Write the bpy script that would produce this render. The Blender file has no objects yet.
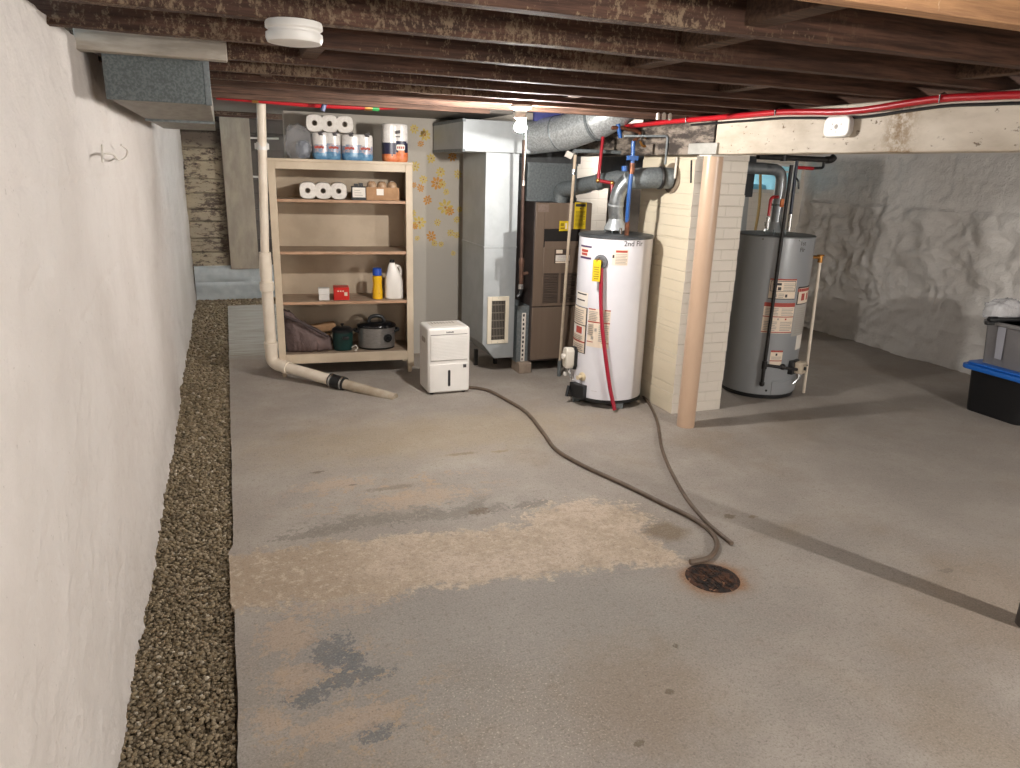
import bpy, math, random
import numpy as np
from mathutils import Vector, Matrix, noise as mnoise
random.seed(7); rng = np.random.default_rng(7)
SC = bpy.context.scene
COL = SC.collection
PI = math.pi

# ------------------------------------------------------------------ camera
F, CX, CY, H = 722.0, 510.0, 384.0, 1.70
def _n(v): return v/np.linalg.norm(v)
_D = _n(np.array([221-CX, -(160-CY), -F]))
_U = -np.array([433-CX, -(2800-CY), -F]); _U = _n(_U-_D*_U.dot(_D))
_X = np.cross(_D, _U)
R = np.array([_X, _D, _U]); O = np.array([0, 0, H])
cam = bpy.data.cameras.new('camera'); camo = bpy.data.objects.new('camera', cam); COL.objects.link(camo)
cam.sensor_width = 36; cam.sensor_fit = 'HORIZONTAL'; cam.lens = F/1020*36; cam.clip_start = .02
M = Matrix.Identity(4)
for i in range(3):
    for j in range(3): M[i][j] = R[i, j]
M.translation = Vector(O); camo.matrix_world = M
SC.camera = camo
def ray(px, py): return R@_n(np.array([px-CX, -(py-CY), -F]))
def G(px, py, z=0): r = ray(px, py); return Vector(O+r*((z-H)/r[2]))      # on the level z
def P(px, py, Y): r = ray(px, py); return Vector(O+r*(Y/r[1]))            # on the plane y = Y
def Q(px, py, X): r = ray(px, py); return Vector(O+r*(X/r[0]))            # on the plane x = X
def on_cyl(px, py, c, rad):
    r = ray(px, py); a = r[0]**2+r[1]**2; b = -2*(r[0]*c[0]+r[1]*c[1]); k = c[0]**2+c[1]**2-rad**2
    d = max(b*b-4*a*k, 0); t = (-b-math.sqrt(d))/(2*a); p = O+r*t; a = math.atan2(p[1]-c[1], p[0]-c[0])
    return (a-2*PI if a > PI/2 else a), p[2]

# ------------------------------------------------------------------ materials
def lin(c):
    if isinstance(c, str):
        c = c.lstrip('#'); c = [int(c[i:i+2], 16)/255 for i in (0, 2, 4)]
        return tuple(x/12.92 if x <= .04045 else ((x+.055)/1.055)**2.4 for x in c)
    return tuple(c)
class NT:
    def __init__(s, name):
        s.m = bpy.data.materials.new(name); s.m.use_nodes = True
        s.t = s.m.node_tree; s.b = s.t.nodes['Principled BSDF']; s.tc = None
    def node(s, typ, **kw):
        n = s.t.nodes.new(typ)
        for k, v in kw.items(): setattr(n, k, v)
        return n
    def put(s, sock, v):
        if isinstance(v, bpy.types.NodeSocket): s.t.links.new(v, sock)
        elif isinstance(v, (tuple, list)) and len(v) == 3 and sock.type == 'RGBA': sock.default_value = (*v, 1)
        else: sock.default_value = v
    def coord(s):
        if s.tc is None: s.tc = s.node('ShaderNodeTexCoord').outputs['Object']
        return s.tc
    def mapped(s, scale=(1, 1, 1), loc=(0, 0, 0), rot=(0, 0, 0), src=None):
        n = s.node('ShaderNodeMapping'); s.put(n.inputs[0], src or s.coord())
        n.inputs['Scale'].default_value = scale; n.inputs['Location'].default_value = loc; n.inputs['Rotation'].default_value = rot
        return n.outputs[0]
    def noise(s, scale, detail=4, rough=.55, vec=None, dist=0, out=0):
        n = s.node('ShaderNodeTexNoise'); s.put(n.inputs['Vector'], vec or s.coord())
        n.inputs['Scale'].default_value = scale; n.inputs['Detail'].default_value = detail
        n.inputs['Roughness'].default_value = rough; n.inputs['Distortion'].default_value = dist
        return n.outputs[out]
    def ss(s, v, a, b):
        n = s.node('ShaderNodeMapRange'); n.interpolation_type = 'SMOOTHSTEP'
        s.put(n.inputs[0], v); n.inputs[1].default_value = a; n.inputs[2].default_value = b
        return n.outputs[0]
    def math(s, op, a, b=None, c=None):
        n = s.node('ShaderNodeMath', operation=op); s.put(n.inputs[0], a)
        if b is not None: s.put(n.inputs[1], b)
        if c is not None: s.put(n.inputs[2], c)
        return n.outputs[0]
    def mix(s, f, a, b):
        n = s.node('ShaderNodeMix', data_type='RGBA'); s.put(n.inputs[0], f); s.put(n.inputs[6], a); s.put(n.inputs[7], b)
        return n.outputs[2]
    def xyz(s, src=None):
        n = s.node('ShaderNodeSeparateXYZ'); s.put(n.inputs[0], src or s.coord()); return n.outputs
    def bump(s, h, strength=.3, dist=.01, normal=None):
        n = s.node('ShaderNodeBump'); s.put(n.inputs['Height'], h)
        n.inputs['Strength'].default_value = strength; n.inputs['Distance'].default_value = dist
        if normal: s.put(n.inputs['Normal'], normal)
        s.put(s.b.inputs['Normal'], n.outputs[0]); return n.outputs[0]
    def col(s, v): s.put(s.b.inputs['Base Color'], v)
    def rough(s, v): s.put(s.b.inputs['Roughness'], v)
def mat(name, c1, c2=None, scale=6, rough=.55, metal=0, bump=0, bscale=60, thr=(.35, .65), spec=.5, stretch=(1, 1, 1), trans=0, alpha=1, emit=None):
    n = NT(name); c1 = lin(c1)
    vec = n.mapped(stretch) if stretch != (1, 1, 1) else None
    if c2 is not None:
        n.col(n.mix(n.ss(n.noise(scale, 5, .6, vec), *thr), c1, lin(c2)))
    else:
        c = tuple(x*.9 for x in c1); n.col(n.mix(n.noise(scale, 3, .5, vec), c, tuple(min(1, x*1.08) for x in c1)))
    n.rough(rough); n.b.inputs['Metallic'].default_value = metal
    n.b.inputs['Specular IOR Level'].default_value = spec
    if trans: n.b.inputs['Transmission Weight'].default_value = trans
    if alpha < 1: n.b.inputs['Alpha'].default_value = alpha
    if bump: n.bump(n.noise(bscale, 4, .6, vec), bump, .004)
    if emit: n.put(n.b.inputs['Emission Color'], lin(emit[0])); n.b.inputs['Emission Strength'].default_value = emit[1]
    return n.m

# ------------------------------------------------------------------ mesh collector
class MB:
    def __init__(s): s.v = []; s.f = []; s.mi = []; s.k = 0; s.T = None
    def add(s, vs, fs):
        b = len(s.v)
        if s.T is not None: vs = [s.T@Vector(v) for v in vs]
        s.v += [tuple(v) for v in vs]; s.f += [tuple(i+b for i in f) for f in fs]; s.mi += [s.k]*len(fs); return s
    def box(s, x0, y0, z0, x1, y1, z1):
        return s.add([(x0, y0, z0), (x1, y0, z0), (x1, y1, z0), (x0, y1, z0), (x0, y0, z1), (x1, y0, z1), (x1, y1, z1), (x0, y1, z1)],
                     [(0, 3, 2, 1), (4, 5, 6, 7), (0, 1, 5, 4), (1, 2, 6, 5), (2, 3, 7, 6), (3, 0, 4, 7)])
    def obox(s, c, u, v, w):
        c, u, v, w = map(Vector, (c, u, v, w))
        vs = [c+a*u+b*v+d*w for d in (-1, 1) for a, b in ((-1, -1), (1, -1), (1, 1), (-1, 1))]
        return s.add(vs, [(0, 3, 2, 1), (4, 5, 6, 7), (0, 1, 5, 4), (1, 2, 6, 5), (2, 3, 7, 6), (3, 0, 4, 7)])
    def prism(s, pts, ext):
        pts = [Vector(p) for p in pts]; e = Vector(ext); n = len(pts)
        return s.add(pts+[p+e for p in pts], [tuple(range(n))[::-1], tuple(range(n, 2*n))]+[(i, (i+1) % n, (i+1) % n+n, i+n) for i in range(n)])
    def tube(s, pts, r, n=14, cap=True):
        pts = [Vector(p) for p in pts]; m = len(pts); rs = r if isinstance(r, (list, tuple)) else [r]*m
        t = [(pts[min(i+1, m-1)]-pts[max(i-1, 0)]).normalized() for i in range(m)]
        a = Vector((0, 0, 1)) if abs(t[0].z) < .9 else Vector((1, 0, 0)); u = (a-t[0]*a.dot(t[0])).normalized()
        vs = []
        for i in range(m):
            u = (u-t[i]*u.dot(t[i])).normalized(); w = t[i].cross(u)
            for k in range(n):
                q = 2*PI*k/n; vs.append(pts[i]+(u*math.cos(q)+w*math.sin(q))*rs[i])
        fs = [(i*n+k, i*n+(k+1) % n, (i+1)*n+(k+1) % n, (i+1)*n+k) for i in range(m-1) for k in range(n)]
        if cap: fs += [tuple(range(n))[::-1], tuple(range((m-1)*n, m*n))]
        return s.add(vs, fs)
    def lathe(s, prof, c=(0, 0, 0), axis=(0, 0, 1), n=32, cap=True):
        ax = Vector(axis).normalized(); a = Vector((1, 0, 0)) if abs(ax.x) < .9 else Vector((0, 1, 0))
        u = (a-ax*a.dot(ax)).normalized(); w = ax.cross(u); c = Vector(c); m = len(prof)
        vs = [c+ax*z+(u*math.cos(2*PI*k/n)+w*math.sin(2*PI*k/n))*r for r, z in prof for k in range(n)]
        fs = [(i*n+k, i*n+(k+1) % n, (i+1)*n+(k+1) % n, (i+1)*n+k) for i in range(m-1) for k in range(n)]
        if cap: fs += [tuple(range(n))[::-1], tuple(range((m-1)*n, m*n))]
        return s.add(vs, fs)
    def ball(s, c, r, n=16, m=10, sq=(1, 1, 1)):
        prof = [(max(math.sin(PI*i/m), .001), -math.cos(PI*i/m)) for i in range(m+1)]
        c = Vector(c); vs = [(c.x+p*r*math.cos(2*PI*k/n)*sq[0], c.y+p*r*math.sin(2*PI*k/n)*sq[1], c.z+z*r*sq[2]) for p, z in prof for k in range(n)]
        return s.add(vs, [(i*n+k, i*n+(k+1) % n, (i+1)*n+(k+1) % n, (i+1)*n+k) for i in range(m) for k in range(n)])
    def cpatch(s, c, r, a0, a1, z0, z1, th=.0008, n=8):
        """a thin curved label on an upright tank"""
        vs = []
        for i in range(n+1):
            a = a0+(a1-a0)*i/n
            for rr, z in ((r, z0), (r+th, z0), (r+th, z1), (r, z1)):
                vs.append((c[0]+rr*math.cos(a), c[1]+rr*math.sin(a), z))
        fs = [(4*i+j, 4*i+(j+1) % 4, 4*i+4+(j+1) % 4, 4*i+4+j) for i in range(n) for j in range(4)]
        fs += [(3, 2, 1, 0), (4*n, 4*n+1, 4*n+2, 4*n+3)]
        return s.add(vs, fs)
    def build(s, name, mats, parent=None, origin=None, bevel=0, seg=2, smooth=35, flat=False):
        me = bpy.data.meshes.new(name)
        if parent is not None:
            inv = world(parent).inverted()
        else:
            inv = Matrix.Translation(-Vector(origin)) if origin is not None else Matrix.Identity(4)
        me.from_pydata([inv@Vector(v) for v in s.v], [], s.f)
        ml = mats if isinstance(mats, (list, tuple)) else [mats]
        for m in ml: me.materials.append(m)
        me.polygons.foreach_set('material_index', s.mi); me.validate(); me.update()
        import bmesh
        bm = bmesh.new(); bm.from_mesh(me); bmesh.ops.recalc_face_normals(bm, faces=bm.faces); bm.to_mesh(me); bm.free()
        if not flat:
            me.shade_smooth(); me.set_sharp_from_angle(angle=math.radians(smooth))
        o = bpy.data.objects.new(name, me); COL.objects.link(o)
        if parent is not None: o.parent = parent
        elif origin is not None: o.location = origin
        if bevel:
            b = o.modifiers.new('bevel', 'BEVEL'); b.width = bevel; b.segments = seg; b.limit_method = 'ANGLE'; b.angle_limit = math.radians(40)
        return o
WORLD = {}
def world(o):
    m = o.matrix_basis.copy()
    return world(o.parent)@m if o.parent else m
def tag(o, label, cat, group=None):
    o['label'] = label; o['category'] = cat
    if group: o['group'] = group
    return o
def thing(name, label, cat, loc, rz=0, group=None):
    o = bpy.data.objects.new(name, None); COL.objects.link(o); o.empty_display_size = .1
    o.location = loc; o.rotation_euler = (0, 0, rz)
    return tag(o, label, cat, group)
def struct(o): o['kind'] = 'structure'; return o
def copy_tree(o, parent=None, loc=None):
    c = o.copy(); COL.objects.link(c)
    if parent: c.parent = parent
    if loc is not None: c.location = loc
    for ch in [x for x in o.children]: copy_tree(ch, c)
    return c
def text_geo(txt, size):
    cu = bpy.data.curves.new('t', 'FONT'); cu.body = txt; cu.size = size; cu.align_x = 'CENTER'; cu.align_y = 'CENTER'; cu.extrude = .0004
    o = bpy.data.objects.new('t', cu); COL.objects.link(o)
    dg = bpy.context.evaluated_depsgraph_get(); me = bpy.data.meshes.new_from_object(o.evaluated_get(dg))
    v = [tuple(x.co) for x in me.vertices]; f = [tuple(p.vertices) for p in me.polygons]
    bpy.data.objects.remove(o); bpy.data.curves.remove(cu); bpy.data.meshes.remove(me)
    return v, f
def text_on_cyl(mb, txt, size, c, r, ang, z):
    v, f = text_geo(txt, size)
    mb.add([(c[0]+(r+.0012+p[2])*math.cos(ang+p[0]/r), c[1]+(r+.0012+p[2])*math.sin(ang+p[0]/r), z+p[1]) for p in v], f)
def text_flat(mb, txt, size, o, u, w):
    v, f = text_geo(txt, size); o, u, w = Vector(o), Vector(u).normalized(), Vector(w).normalized(); nn = u.cross(w)
    mb.add([o+u*p[0]+w*p[1]+nn*(p[2]+.0006) for p in v], f)
def smooth_path(pts, k=6):
    pts = [Vector(p) for p in pts]; out = []
    for i in range(len(pts)-1):
        p0 = pts[max(i-1, 0)]; p1 = pts[i]; p2 = pts[i+1]; p3 = pts[min(i+2, len(pts)-1)]
        for j in range(k):
            t = j/k; out.append(.5*((2*p1)+(p2-p0)*t+(2*p0-5*p1+4*p2-p3)*t*t+(3*p1-p0-3*p2+p3)*t**3))
    out.append(pts[-1]); return out
def bend(pts, r, k=5):
    """polyline with rounded corners"""
    pts = [Vector(p) for p in pts]; out = [pts[0]]
    for i in range(1, len(pts)-1):
        a = (pts[i-1]-pts[i]); b = (pts[i+1]-pts[i]); rr = min(r, a.length*.45, b.length*.45)
        p0 = pts[i]+a.normalized()*rr; p2 = pts[i]+b.normalized()*rr
        for j in range(k+1):
            t = j/k; out.append(p0*(1-t)**2+pts[i]*2*t*(1-t)+p2*t*t)
    out.append(pts[-1]); return out

# ------------------------------------------------------------------ shared materials
M_ = {}
M_['galv'] = mat('galvanised', '#a3a8aa', '#adb2b4', 5, .38, .5, .03, 20)
M_['galv_dull'] = mat('galvanised dull', '#6c7375', '#7e8486', 60, .55, .45, .05, 90)
M_['galv_spangle'] = mat('galvanised spangle', '#596061', '#707778', 120, .5, .35, .04, 80, thr=(.4, .62))
M_['chrome'] = mat('bright metal', '#c6c8c9', None, 10, .25, 1)
M_['black'] = mat('black plastic', '#17181a', None, 10, .4)
M_['blackiron'] = mat('black iron pipe', '#1d1c1d', '#2c2927', 30, .5, .3)
M_['brass'] = mat('brass', '#a8763c', '#c08f52', 30, .35, .9)
M_['copper'] = mat('copper', '#8a5a43', '#5f4032', 30, .5, .7)
M_['pvc'] = mat('white pvc', '#dccfbd', '#e3d8c8', 8, .35)
M_['white'] = mat('white plastic', '#dedbd6', None, 8, .4)
M_['offwhite'] = mat('off white', '#d6d0c6', None, 8, .5)
M_['red_pex'] = mat('red tubing', '#ad1822', None, 8, .35)
M_['red_dark'] = mat('red tubing dark', '#8f1723', None, 8, .35)
M_['blue_pex'] = mat('blue tubing', '#1b4a86', None, 8, .35)
M_['tan_paint'] = mat('tan cream paint', '#c9b9a2', '#bfae97', 5, .5, 0, .06, 50)
M_['bare_wood'] = mat('bare shelf edge', '#a98467', '#b8957a', 10, .6, stretch=(1, 8, 8))
M_['shelf_top'] = mat('worn shelf', '#a5917d', '#8e7b68', 9, .6, stretch=(1, 6, 6))
M_['yellow'] = mat('yellow label', '#d6b91c', '#ccae22', 20, .5)
M_['labelwhite'] = mat('paper label', '#e0d9cf', None, 10, .6)
M_['labelcream'] = mat('cream label', '#e3d3bf', None, 10, .6)
M_['labelred'] = mat('label red', '#a8463a', None, 10, .6)
M_['labeldark'] = mat('label ink', '#3c3738', None, 10, .6)
M_['labelgrey'] = mat('label grey ink', '#a59d94', None, 10, .6)
M_['labelpurple'] = mat('label purple', '#4b3558', None, 10, .6)
M_['orange'] = mat('orange print', '#c9612f', '#d98a58', 30, .45)
M_['navy'] = mat('navy print', '#25253f', None, 10, .4)
M_['bluepr'] = mat('blue print', '#44759c', '#6a98b8', 30, .35)

def wood(name, dark, mid, flake=None, flake_thr=(.58, .66), xr=None, rough=.75):
    n = NT(name)
    g = n.noise(9, 6, .65, n.mapped((.5, 9, 9))); c = n.mix(n.ss(g, .3, .7), lin(dark), lin(mid))
    big = n.noise(2.2, 3, .5); c = n.mix(n.math('MULTIPLY', n.ss(big, .45, .7), .5), c, lin(dark))
    h = g
    if flake:
        fz = n.math('ADD', n.math('MULTIPLY', n.noise(75, 4, .75, n.mapped((1, 1, .7))), .7), n.math('MULTIPLY', n.noise(24, 3, .6, n.mapped((1.6, 1, .35))), .3)); fb = n.noise(1.6, 3, .6, n.mapped((1, 3, 1)))
        k = n.ss(n.math('ADD', fz, n.math('MULTIPLY', n.math('SUBTRACT', fb, .5), .55)), *flake_thr)
        if xr:
            x = n.xyz()[0]; k = n.math('MULTIPLY', k, n.math('SUBTRACT', 1, n.ss(n.math('ADD', x, fb), xr[0], xr[1])))
        c = n.mix(n.math('MULTIPLY', k, .8), c, lin(flake)); h = n.math('ADD', g, n.math('MULTIPLY', k, .4))
    n.col(c); n.rough(rough); n.bump(h, .5, .006); n.b.inputs['Specular IOR Level'].default_value = .25
    return n.m
M_['joist'] = wood('old joist wood', '#36261f', '#5f4437', '#87745f', (.50, .62), (1.7, 2.3))
M_['joist_red'] = wood('red brown joist wood', '#42322a', '#705547')
M_['joist_lit'] = wood('lamp-lit joist wood', '#8f6a4f', '#b88d66', '#c9ad8c', (.58, .66))  # lighter joist wood, with lamp light put into its colour
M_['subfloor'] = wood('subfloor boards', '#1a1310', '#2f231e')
M_['blocking'] = wood('blocking wood', '#3a2a22', '#6b5342')

# painted beam
def m_beam():
    n = NT('painted beam'); v = n.mapped((1, .35, 1))
    c = n.mix(n.ss(n.noise(5, 5, .6, v), .35, .7), lin('#cfc4b4'), lin('#ada08d'))
    k = n.ss(n.noise(38, 4, .7, n.mapped((1, .5, 1))), .62, .70); c = n.mix(k, c, lin('#6e5c49'))
    y = n.xyz()[1]; st = n.math('SUBTRACT', 1, n.ss(n.math('ABSOLUTE', n.math('ADD', n.math('SUBTRACT', y, 2.62), n.math('MULTIPLY', n.noise(12, 3), .08))), .0, .14))
    c = n.mix(n.math('MULTIPLY', st, n.ss(n.noise(25, 4, .7), .35, .6)), c, lin('#8a714f'))
    n.col(c); n.rough(.6); n.bump(n.noise(45, 5, .65, v), .45, .006); return n.m
M_['beam'] = m_beam()
def m_oldbeam():
    n = NT('weathered beam')
    c = n.mix(n.ss(n.noise(14, 6, .7, n.mapped((1, .3, 1))), .42, .62), lin('#38302b'), lin('#8b8074'))
    n.col(c); n.rough(.75); n.bump(n.noise(40, 5), .5, .006); return n.m
M_['beam_old'] = m_oldbeam()

def m_paintwall(name, a, b, blocks=False):
    n = NT(name)
    c = n.mix(n.ss(n.noise(1.3, 4, .55), .35, .7), lin(a), lin(b))
    c = n.mix(n.math('MULTIPLY', n.ss(n.noise(55, 3, .6), .68, .74), .5), c, lin('#8b8278'))
    n.col(c); n.rough(.62); n.b.inputs['Specular IOR Level'].default_value = .3
    h = n.math('ADD', n.noise(16, 6, .62, dist=.3), n.math('MULTIPLY', n.noise(70, 4, .6), .35))
    n.bump(h, .8 if blocks else .6, .022 if blocks else .014); return n.m
M_['wall_left'] = m_paintwall('white painted plaster', '#d3cdc8', '#c8c1bb')
M_['wall_right'] = m_paintwall('white painted stone', '#dad6d1', '#cfcac4', True)
M_['wall_bluelit'] = mat('limewash tinted by blue light', '#d9e0e4', '#ccd5da', 9, .7, 0, .4, 30)  # whitewash with bluish window light put into its colour
M_['wall_plain'] = m_paintwall('painted block', '#c9c2b8', '#bdb5aa')
def m_brick(name, c1, c2, sc=1.0, rot=(0, 0, 0)):
    n = NT(name); br = n.node('ShaderNodeTexBrick'); n.put(br.inputs['Vector'], n.mapped((1, 1, 1), (0, 0, 0), rot))
    br.inputs['Scale'].default_value = sc; br.inputs['Brick Width'].default_value = .21; br.inputs['Row Height'].default_value = .075
    br.inputs['Mortar Size'].default_value = .006; br.inputs['Mortar Smooth'].default_value = .6
    br.inputs['Color1'].default_value = (1, 1, 1, 1); br.inputs['Color2'].default_value = (.93, .93, .93, 1); br.inputs['Mortar'].default_value = (0, 0, 0, 1)
    c = n.mix(n.noise(5, 4), lin(c1), lin(c2)); fac = br.outputs['Fac']
    c = n.mix(n.math('MULTIPLY', fac, .08), c, lin('#8d8375'))
    n.col(c); n.rough(.55)
    h = n.math('SUBTRACT', n.math('MULTIPLY', n.noise(30, 4), .4), n.math('MULTIPLY', fac, 1.0)); n.bump(h, .4, .007); return n.m
M_['brick_x'] = m_brick('white brick facing front', '#d8d0c4', '#ccc4b8', rot=(PI/2, 0, 0))
M_['brick_y'] = m_brick('warm-lit brick facing side', '#d9ceb8', '#cdc1a8', rot=(PI/2, 0, PI/2))  # same white brick, yellow lamp light put into the side colour

# floor
def m_floor():
    n = NT('old concrete floor'); X, Y, Z = n.xyz()
    d1 = n.noise(2.4, 5, .6); d2 = n.noise(9, 6, .65); d3 = n.noise(38, 5, .7)
    c = n.mix(n.ss(d1, .35, .68), lin('#978f87'), lin('#a79f96'))
    c = n.mix(n.math('MULTIPLY', n.ss(d2, .42, .66), .45), c, lin('#9b9189'))
    c = n.mix(n.math('MULTIPLY', n.ss(n.noise(1.1, 4, .6, n.mapped((1, 1, 1), (3, 5, 0))), .5, .7), .5), c, lin('#8f7f6b'))
    d4 = n.noise(15, 6, .75, n.mapped((1, 1, 1), (2, 7, 1))); dmix = n.math('ADD', n.math('MULTIPLY', n.ss(d4, .30, .70), .55), n.math('MULTIPLY', n.ss(d3, .30, .70), .45))
    def spot(x, y, rx, ry, nz=.5, a=.75, b=1.1, nn=None):
        dx = n.math('DIVIDE', n.math('SUBTRACT', X, x), rx); dy = n.math('DIVIDE', n.math('SUBTRACT', Y, y), ry)
        r = n.math('SQRT', n.math('ADD', n.math('MULTIPLY', dx, dx), n.math('MULTIPLY', dy, dy)))
        r = n.math('ADD', r, n.math('MULTIPLY', n.math('SUBTRACT', nn if nn is not None else d2, .5), nz*2))
        return n.math('SUBTRACT', 1, n.ss(r, a, b))
    def over(c, k, col, amt=1.0):
        return n.mix(n.math('MULTIPLY', k, amt), c, lin(col))
    # broad wear zones
    c = over(c, spot(1.2, 4.35, 1.6, .5, .6, .3, 1.1), '#9c8a6e', .5)
    c = over(c, spot(.9, 2.2, 1.4, .55, .5, .4, 1.2), '#8f8b86', .5)
    c = over(c, spot(3.0, 1.7, .7, .45, .6, .3, 1.2), '#8a745c', .4)
    c = over(c, spot(1.2, 1.75, .35, .35, .7, .3, 1.2), '#87725a', .45)
    # pinkish bare patches where paint wore off
    bare = n.math('MULTIPLY', n.ss(n.math('ADD', n.math('MULTIPLY', d2, .7), n.math('MULTIPLY', d3, .3)), .54, .58), spot(.75, 3.55, .75, .42, .5, .5, 1.15))
    c = over(c, bare, '#b29a80', .7)
    bare2 = n.math('MULTIPLY', n.ss(n.math('ADD', n.math('MULTIPLY', d2, .6), n.math('MULTIPLY', d3, .4)), .53, .57), spot(.25, 2.0, .45, .5, .4, .5, 1.1))
    c = over(c, bare2, '#b0987c', .6)
    # blue-grey old paint chips
    for x, y, rx, ry in ((.235, 2.30, .075, .085), (.30, 2.23, .05, .05), (.14, 2.10, .07, .035), (.27, 2.14, .12, .03), (.32, 1.87, .06, .03)):
        c = over(c, spot(x, y, rx*1.15, ry*1.25, .95, .92, 1.0, dmix), '#6c6e70', .85)
    for x, y, rx, ry in ((.10, 2.20, .09, .07), (.02, 2.02, .05, .05), (.25, 1.93, .16, .05), (.45, 3.75, .2, .06), (.85, 3.45, .25, .09), (.35, 2.62, .22, .08), (.1, 2.45, .1, .1)):
        c = over(c, spot(x, y, rx*1.1, ry*1.2, .95, .85, 1.0, dmix), '#b39d88', .6)
    for x, y, rx, ry in ((.55, 3.27, .3, .05), (1.0, 3.22, .3, .05), (.3, 3.22, .2, .035), (1.4, 3.2, .12, .04)):
        c = over(c, spot(x, y, rx*1.1, ry*1.2, .95, .75, 1.0, dmix), '#7f7971', .75)
    c = over(c, spot(.5, 2.66, .3, .07, 1.6, .6, 1.0, dmix), '#aba294', .7)
    c = over(c, n.math('MULTIPLY', n.ss(d2, .5, .58), spot(.75, 3.3, .75, .13, .3, .5, 1.1)), '#7f7a73', .8)
    # the filled trench
    w = n.math('ADD', n.math('MULTIPLY', n.math('SUBTRACT', n.noise(5, 6, .65), .5), .30), n.math('MULTIPLY', n.math('SUBTRACT', dmix, .5), .13))
    yc = n.math('ADD', n.math('SUBTRACT', Y, 2.915), n.math('MULTIPLY', X, .13))
    k1 = n.math('SUBTRACT', 1, n.ss(n.math('ADD', n.math('ABSOLUTE', yc), w), .215, .265))
    k1 = n.math('MULTIPLY', k1, n.math('SUBTRACT', 1, n.ss(n.math('ADD', X, w), 1.80, 1.86)))
    k2 = spot(1.58, 2.92, .36, .27, .45, .85, 1.0, dmix)
    k = n.math('MAXIMUM', k1, k2)
    pc = n.mix(n.ss(n.noise(4, 5, .6), .38, .62), lin('#b3a18c'), lin('#c2b09d'))
    pc = n.mix(n.math('MULTIPLY', n.math('SUBTRACT', 1, n.ss(n.math('ADD', X, n.math('MULTIPLY', w, 2.0)), .25, .72)), .8), pc, lin('#a3917c'))
    pc = n.mix(n.math('MULTIPLY', n.ss(dmix, .56, .72), .5), pc, lin('#a08c76')); pc = n.mix(n.math('MULTIPLY', n.ss(dmix, .42, .25), .6), pc, lin('#cdbda9'))
    c = n.mix(n.math('MULTIPLY', k, .93), c, pc)
    rim = spot(1.93, 2.72, .13, .12, .8, .4, 1.1); c = over(c, rim, '#75634b', .75)
    # spots and stains
    for x, y, rx, ry, col, a in ((1.11, 3.20, .065, .05, '#6f5f50', .9), (2.34, 2.76, .035, .03, '#6a5a40', .8), (2.45, 2.72, .025, .02, '#7a6345', .7),
                                 (1.08, 1.55, .02, .015, '#5f5140', .8), (1.3, 1.72, .02, .014, '#5f5140', .8), (1.46, 1.93, .012, .014, '#54483a', .8), (1.25, 3.98, .12, .02, '#7d6a4c', .7), (1.5, 3.95, .06, .025, '#86704e', .7),
                                 (.38, 3.95, .05, .018, '#655847', .8), (.55, 3.72, .03, .014, '#5f5347', .7), (.75, 3.62, .16, .03, '#75685a', .6),
                                 (3.9, 3.9, .05, .03, '#6a6055', .5), (2.95, 2.0, .05, .02, '#5f5850', .5)):
        c = over(c, spot(x, y, rx, ry, .7, .65, 1.0, dmix), col, a*.85)
    rust = spot(1.885, 2.285, .155, .135, .35, .7, 1.12); c = over(c, rust, '#8a5426', .9)
    c = over(c, spot(1.885, 2.285, .24, .2, .6, .4, 1.1), '#93765a', .45)
    # grain, pits and dust
    g1 = n.noise(130, 3, .7); g2 = n.noise(45, 4, .7, n.mapped((1, 1, 1), (1, 8, 0)))
    c = n.mix(n.math('MULTIPLY', n.ss(g1, .52, .68), .5), c, lin('#6b6359')); c = n.mix(n.math('MULTIPLY', n.ss(g1, .48, .32), .35), c, lin('#beb5aa'))
    c = n.mix(n.math('MULTIPLY', n.ss(g2, .56, .64), .42), c, lin('#786f65')); c = n.mix(n.math('MULTIPLY', n.ss(g2, .42, .34), .25), c, lin('#b3aa9e'))
    c = n.mix(n.math('MULTIPLY', n.ss(n.noise(85, 3, .6), .66, .72), .6), c, lin('#5f574d'))
    c = n.mix(n.math('MULTIPLY', n.ss(n.noise(120, 2, .6, n.mapped((1, 1, 1), (4, 1, 0))), .60, .66), n.math('MULTIPLY', spot(.75, 1.75, .4, .5, .6, .3, 1.2), .8)), c, lin('#c9bdae'))
    # far end: streaks of pale window light painted into the slab colour
    far = n.ss(Y, 6.6, 7.0); light_streak = n.noise(6, 5, .6, n.mapped((.4, 3.5, 1)))
    c = n.mix(n.math('MULTIPLY', far, n.ss(light_streak, .35, .6)), c, lin('#b9bab4'))
    # right bay: greyer
    rb = n.ss(n.math('ADD', X, n.math('MULTIPLY', d1, .5)), 3.2, 3.8); c = n.mix(n.math('MULTIPLY', rb, .3), c, lin('#8d867f'))
    n.col(c); n.put(n.b.inputs['Roughness'], n.math('ADD', .5, n.math('MULTIPLY', d2, .3))); n.b.inputs['Specular IOR Level'].default_value = .35
    h = n.math('ADD', n.math('ADD', n.math('MULTIPLY', d2, .7), n.math('MULTIPLY', d3, .3)), n.math('MULTIPLY', k, .35)); h = n.math('ADD', h, n.math('MULTIPLY', g1, .25)); n.bump(h, .55, .009)
    return n.m
M_['floor'] = m_floor()

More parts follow.
